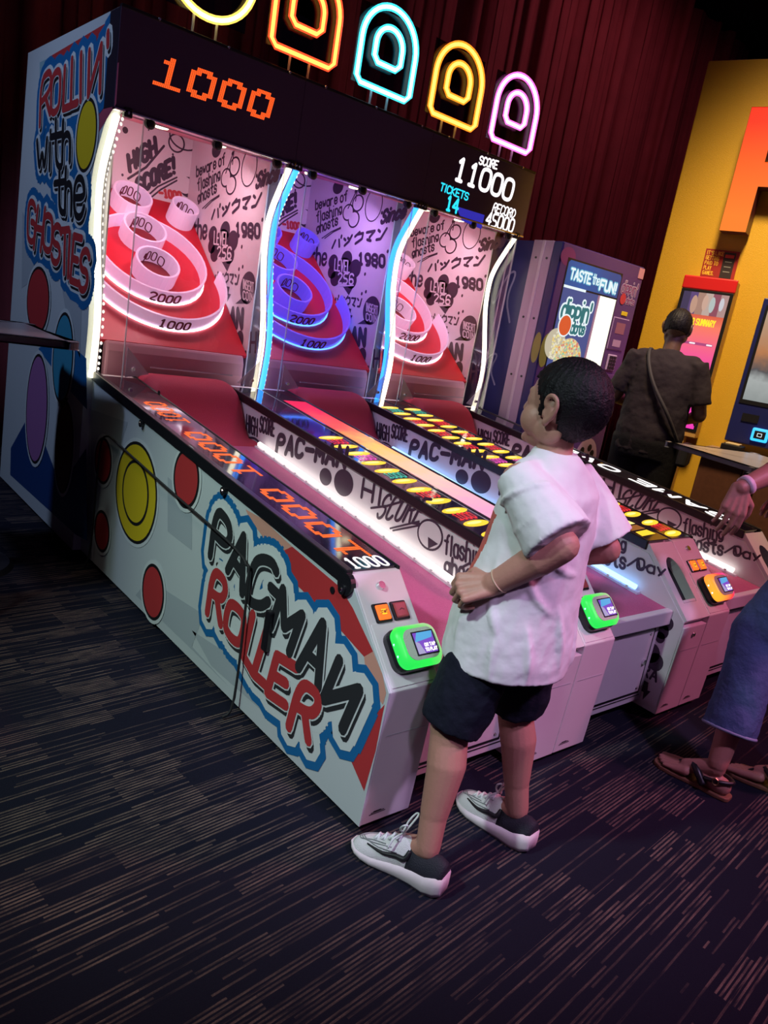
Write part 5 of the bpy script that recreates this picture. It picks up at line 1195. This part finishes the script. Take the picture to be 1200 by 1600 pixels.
    o = organic(mb, 'tee_shirt', t, .0055, 5); crumple(o, .014, .11, 'tee_folds'); crumple(o, .003, .04, 'tee_fine')
    mb = MB(); mb.loft([ring_xy(C(z, .002), f, a, a * .98, 28) for z, a in ((1.150, .066), (1.168, .061), (1.176, .056), (1.170, .052))], tee); mb.build('collar', t, smooth=True)
    o.data.materials.append(mat('tee_print_red', (.62, .13, .10), .7)); off = V(t.location)
    for p in o.data.polygons:
        c = p.center + off - C(.90); fw = c.dot(f); rt = c.dot(V((f.y, -f.x, 0)))
        if fw > .03 and abs(rt) < .135 and abs(c.z) < .10 and math.sin(c.z * 60) + math.sin(rt * 50 + 1) > -.6: p.material_index = 1
    # shorts
    nav = fabric_mat('navy_cotton', (.010, .012, .024), bs=24, b=.5); mb = MB()
    mb.loft([ring_xy((.236, -.205, z), f, a, b, 28) for z, a, b in ((.80, .120, .108), (.72, .138, .124), (.64, .142, .128), (.60, .135, .12))], nav)
    for s in 'LR':
        h, k = J['hip' + s], J['knee' + s]; d = (k - h); mb.tube([h + d * -.05, h + d * .35, h + d * .75, h + d * .97], [.086, .094, .091, .087], nav, 24)
    o = organic(mb, 'shorts', t, .0065, 5); crumple(o, .014, .07, 'short_folds')
    sneaker(t, (.058, -.300), (-.095, .279), 1); sneaker(t, (.428, -.300), (-.03, .27), -1)
    d = (J['wrL'] - J['elL']).normalized(); a = d.orthogonal().normalized(); b = d.cross(a); c = J['wrL'] - d * .018
    mb = MB(); mb.tube([c + (a * math.cos(i * .3927) + b * math.sin(i * .3927)) * .0315 for i in range(16)], .0022, mat('bracelet_cord', (.62, .42, .30), .5), 6, closed=True); mb.build('bracelet', t, smooth=True)
boy()

def woman():
    t = thing('person', (1.5, -.42, FL), 'woman in cropped blue jeans and black strappy sandals stepping at the right edge', 'person')
    f = V((-.12, .99, 0)).normalized(); m = SKIN2
    J = dict(hipL=(1.60, -.50, .93), hipR=(1.78, -.54, .93), kneeL=(1.475, -.33, .54), kneeR=(1.70, -.46, .50), ankL=(1.335, -.400, .075), ankR=(1.60, -.56, .075), shL=(1.47, -.34, 1.40), shR=(1.80, -.40, 1.40), elL=(1.39, -.31, 1.18), wrL=(1.205, -.255, 1.085), elR=(1.90, -.40, 1.15), wrR=(1.86, -.22, 1.02))
    J = {k: V(v) for k, v in J.items()}; mb = MB()
    mb.cap(J['hipL'], .115, J['hipR'], .115, m, 18); mb.cap((1.69, -.51, .95), .13, (1.64, -.38, 1.34), .13, m, 18); mb.cap(J['shL'], .05, J['shR'], .05, m); mb.cap((1.63, -.36, 1.40), .055, (1.62, -.31, 1.54), .05, m)
    for s in 'LR':
        h, k, a = J['hip' + s], J['knee' + s], J['ank' + s]; mb.cap(h, .09, k, .058, m, 16); c = k.lerp(a, .3) + V((0, -.02, 0)); mb.cap(k, .055, c, .056, m, 16); mb.cap(c, .056, a + V((0, 0, .01)), .036, m, 16)
        fd = V((-.10, .99, 0)).normalized() if s == 'L' else V((-.25, .96, 0)).normalized(); l = V((-fd.y, fd.x, 0)); b = V((a.x, a.y, FL + .018))
        mb.cap(b + fd * -.035 + V((0, 0, .022)), .033, b + fd * .03 + V((0, 0, .028)), .032, m, 14); mb.cap(a + V((0, 0, -.01)), .033, b + fd * .10 + V((0, 0, .030)), .026, m, 14)
        sg = 1 if s == 'L' else -1
        for o, L, r in ((-.034, .198, .0130), (-.012, .202, .0095), (.0065, .194, .0090), (.0235, .182, .0086), (.039, .166, .0080)):
            mb.cap(b + fd * .09 + l * (o * sg * .8) + V((0, 0, .022)), .018, b + fd * (L - .035) + l * (o * sg) + V((0, 0, .012)), r * 1.15, m, 12); mb.cap(b + fd * (L - .035) + l * (o * sg) + V((0, 0, .013)), r, b + fd * L + l * (o * sg) + V((0, 0, .008)), r * .92, m, 10)
        mb.cap(J['sh' + s], .047, J['el' + s], .040, m, 16); e, w_ = J['el' + s], J['wr' + s]; mb.cap(e, .040, e.lerp(w_, .35), .040, m, 16); mb.cap(e.lerp(w_, .3), .039, w_, .027, m, 16)
    hand(mb, J['wrL'], (-.25, -.05, -.97), (-.6, -.55, .1), 1.0, m, curl=(.35, .45, .3), thumb_side=-1, thumb_curl=.2)
    hand(mb, J['wrR'], (0, .9, -.4), (.5, 0, .8), .98, m, curl=(.4, .5, .3), thumb_side=-1)
    P, R = head(mb, (1.615, -.29, 1.64), (-.2, .97, -.15), 1.08, m); organic(mb, 'body', t, .0038, 2)
    face_parts(P, R, 1.08, t, mat('iris_brown'))
    hair(P, R, 1.08, t, lambda a, b: .055 if a > .05 else (.0 if a > .02 else -.075), mat('brown_hair', (.07, .035, .02), .4, bump=.6, bscale=140), 1.08)
    den = fabric_mat('denim', (.075, .115, .25), bs=70, b=.35); mb = MB()
    mb.loft([ring_xy((1.69, -.515, z), f, a, b, 24) for z, a, b in ((1.04, .17, .13), (.96, .195, .155), (.86, .20, .15))], den)
    hems = []
    for s in 'LR':
        h, k, a = J['hip' + s], J['knee' + s], J['ank' + s]; e = k.lerp(a, .73) + V((-.002, -.008, 0)); mid = k.lerp(a, .3) + V((0, -.02, 0)); pts = [h, h.lerp(k, .5), k + V((0, -.005, 0)), mid, e]; mb.tube(pts, [.125, .108, .088, .088, .094], den, 24); hems.append((e, (e - mid).normalized()))
    o = organic(mb, 'jeans', t, .0075, 4); crumple(o, .014, .07, 'jean_folds')
    for e, d in hems:
        a = d.orthogonal().normalized(); b = d.cross(a); mb = MB(); mb.tube([e - d * .006 + (a * math.cos(i * .2618) + b * math.sin(i * .2618)) * .092 for i in range(24)], .006, mat('denim_hem', (.24, .27, .42), .85), 6, closed=True); mb.build('jeans_hem', t, smooth=True)
    k, e = J['kneeL'], hems[0][0]; mb = MB()
    for i in range(19):
        u = i / 22; p = k.lerp(e, u) + V((-.070 - .012 * u, -.045, 0)); mb.ell(p, (.005, .005, .006), mat('denim_hem'), seg=6, rings=4)
    so = mb.build('seam_stitching', t); so['kind'] = 'stuff'
    top = fabric_mat('cream_knit', (.5, .42, .42), bs=40); mb = MB()
    mb.loft([ring_xy(c, f, a, b, 24) for c, a, b in (((1.69, -.51, .98), .185, .15), ((1.665, -.45, 1.15), .165, .14), ((1.645, -.39, 1.32), .175, .13), ((1.635, -.37, 1.42), .13, .10), ((1.63, -.36, 1.47), .06, .06))], top)
    for s in 'LR': a, e = J['sh' + s], J['el' + s]; d = (e - a).normalized(); mb.tube([a - d * .03, a + d * .12], [.065, .07], top, 18)
    organic(mb, 'top', t, .008, 5)
    d = (J['elL'] - J['wrL']).normalized(); a = d.orthogonal().normalized(); b = d.cross(a); c = J['wrL'] + d * .022
    mb = MB(); mb.loft([[c + d * q + (a * math.cos(i * .3927) + b * math.sin(i * .3927)) * r for i in range(16)] for q, r in ((-.010, .033), (.010, .034))], mat('wristband_paper', (.62, .52, .60), .5)); mb.build('wristband', t, smooth=True)
    for s, fd in (('L', V((-.10, .99, 0)).normalized()), ('R', V((-.25, .96, 0)).normalized())):
        a = J['ank' + s]; l = V((-fd.y, fd.x, 0)); b = V((a.x, a.y, FL)); sg = 1 if s == 'L' else -1; tan = mat('sandal_sole', (.20, .09, .05), .6)
        out = []
        for x, w_ in ((-.075, .018), (-.065, .030), (-.03, .036), (.03, .034), (.09, .042), (.14, .048), (.18, .045), (.205, .030), (.214, .012)): out.append((x, w_))
        pts = [b + fd * x + l * w_ for x, w_ in out] + [b + fd * x - l * w_ for x, w_ in out[::-1]]
        mb = MB(); mb.prism(pts, (0, 0, .016), tan); sl = mb.build('sandal_sole', t, bevel=.004)
        blk = mat('sandal_strap', (.012, .010, .014), .4); P2 = lambda x, y, z: b + fd * x + l * y + V((0, 0, z))
        mb = MB()
        def strap(ps, w_=.009):
            pp = smooth_path(ps, 5); mb.tube(pp, w_, blk, 8)
        strap([P2(.145, -.022 * sg, .020), P2(.13, -.012 * sg, .044), P2(.085, -.004 * sg, .072)], .0075); strap([P2(.085, -.004 * sg, .072), P2(.055, .028, .066), P2(.015, .040, .028)], .014); strap([P2(.085, -.004 * sg, .072), P2(.055, -.028, .066), P2(.015, -.040, .028)], .014)
        strap([P2(.02, .037, .055), P2(-.03, .036, .066), P2(-.068, 0, .070), P2(-.03, -.036, .066), P2(.02, -.037, .055)], .008); mb.build('sandal_strap', sl, smooth=True)
        mb = MB(); c = P2(-.022, .046, .066); mb.tube([c + (fd * math.cos(i * .785) * .011 + V((0, 0, math.sin(i * .785) * .013))) for i in range(8)], .0022, mat('buckle_gold', (.7, .5, .25), .3, 1), 6, closed=True); mb.build('buckle', sl)
woman()

def customer():
    B = V((3.60, 1.53, FL)); f = V((.93, .36, 0)).normalized(); l = V((-f.y, f.x, 0)); m = SKIN3
    t = thing('person', tuple(B), 'person in black clothes standing with their back turned at the red kiosk', 'person')
    P = lambda a, b, z: B + f * a + l * b + V((0, 0, z))
    J = dict(hipL=P(0, .10, .95), hipR=P(0, -.10, .95), kneeL=P(.02, .11, .52), kneeR=P(.0, -.11, .52), ankL=P(-.02, .12, .085), ankR=P(-.04, -.12, .085), shL=P(0, .205, 1.50), shR=P(0, -.205, 1.50), elL=P(.02, .30, 1.20), elR=P(.02, -.29, 1.18), wrL=P(.26, .20, 1.15), wrR=P(.25, -.19, 1.12))
    mb = MB(); mb.cap(P(0, 0, .98), .15, P(0, 0, 1.38), .15, m, 18); mb.cap(J['shL'] - l * .02, .048, J['shR'] + l * .02, .048, m); mb.cap(P(0, 0, 1.5), .062, P(.03, 0, 1.66), .058, m)
    for s in 'LR':
        mb.cap(J['hip' + s], .11, J['knee' + s], .07, m, 14); mb.cap(J['knee' + s], .066, J['ank' + s], .042, m, 14); a = J['ank' + s]; mb.cap(a, .042, a + f * .14 + V((0, 0, -.05)), .036, m, 12)
        mb.cap(J['sh' + s].lerp(J['el' + s], .12), .050, J['el' + s], .050, m, 14); mb.cap(J['el' + s], .050, J['wr' + s], .034, m, 14)
        hand(mb, J['wr' + s], f + V((0, 0, .1)), V((0, 0, 1)), 1.05, m, curl=(.3, .4, .3), thumb_side=1 if s == 'R' else -1)
    HP, R = head(mb, P(.045, 0, 1.735), f * .96 + V((0, 0, -.22)), 1.12, m); organic(mb, 'body', t, .0085, 3)
    face_parts(HP, R, 1.12, t, mat('iris_brown'))
    hair(HP, R, 1.12, t, lambda a, b: .06 if a > .055 else (.01 if a > .0 else -.035), HAIR, 1.01)
    tee = fabric_mat('charcoal_cotton', (.022, .016, .022), bs=22, b=.4); mb = MB()
    mb.loft([ring_xy(P(o, 0, z), f, a, b, 28) for z, o, a, b in ((.86, -.01, .225, .175), (1.0, 0, .235, .185), (1.2, 0, .225, .17), (1.38, 0, .225, .15), (1.48, -.005, .20, .125), (1.54, 0, .13, .10), (1.585, .01, .075, .08))], tee)
    mb.cap(J['shL'] + l * -.03, .068, J['shR'] + l * .03, .068, tee)
    for s in 'LR': a, e = J['sh' + s], J['el' + s]; d = (e - a).normalized(); mb.tube([a - d * .03, a + d * .1, a + d * .26], [.072, .080, .086], tee, 18)
    o = organic(mb, 'tee_shirt', t, .010, 5); crumple(o, .02, .1, 'cust_folds')
    mb = MB(); pant = fabric_mat('black_cotton', (.008, .007, .010), bs=22, b=.4)
    mb.loft([ring_xy(P(0, 0, z), f, a, b, 28) for z, a, b in ((1.06, .215, .165), (.94, .235, .19), (.82, .23, .18))], pant)
    for s in 'LR': mb.tube([J['hip' + s], J['knee' + s], J['ank' + s] + V((0, 0, .02))], [.145, .125, .105], pant, 20)
    organic(mb, 'trousers', t, .011, 5)
    mb = MB()
    pts = [P(-.10, -.215, .98), P(-.185, -.12, 1.15), P(-.175, .02, 1.33), P(-.115, .10, 1.47), P(-.03, .13, 1.565), P(.07, .10, 1.53)]
    mb.tube(smooth_path(pts, 5), .013, mat('strap_grey', (.022, .018, .022), .7), 8); mb.build('cross_strap', t, smooth=True)
    mb = MB(); mb.box(*[x for x in ()]) if False else mb.obox(P(-.02, -.27, .90), f * .11, l * .035, V((0, 0, .08)), mat('bag_black', (.012, .011, .014), .6)); mb.build('bag', t, bevel=.02)
    mb = MB(); c = HP(0, 0, 0)
    mb.tube(smooth_path([HP(-.02, .090, .010), HP(.04, .078, -.02), HP(.085, .045, -.035)], 4), .003, WHITE_P, 6); mb.tube(smooth_path([HP(-.02, -.090, .010), HP(.04, -.078, -.02), HP(.085, -.045, -.035)], 4), .003, WHITE_P, 6)
    mb.build('mask_loop', t, smooth=True)
    for s in 'LR':
        a = J['ank' + s]; mb = MB(); mb.cap(V((a.x, a.y, FL + .045)) - f * .04, .044, V((a.x, a.y, FL + .038)) + f * .17, .038, BLACK, 14); mb.build('shoe', t, smooth=True)
customer()
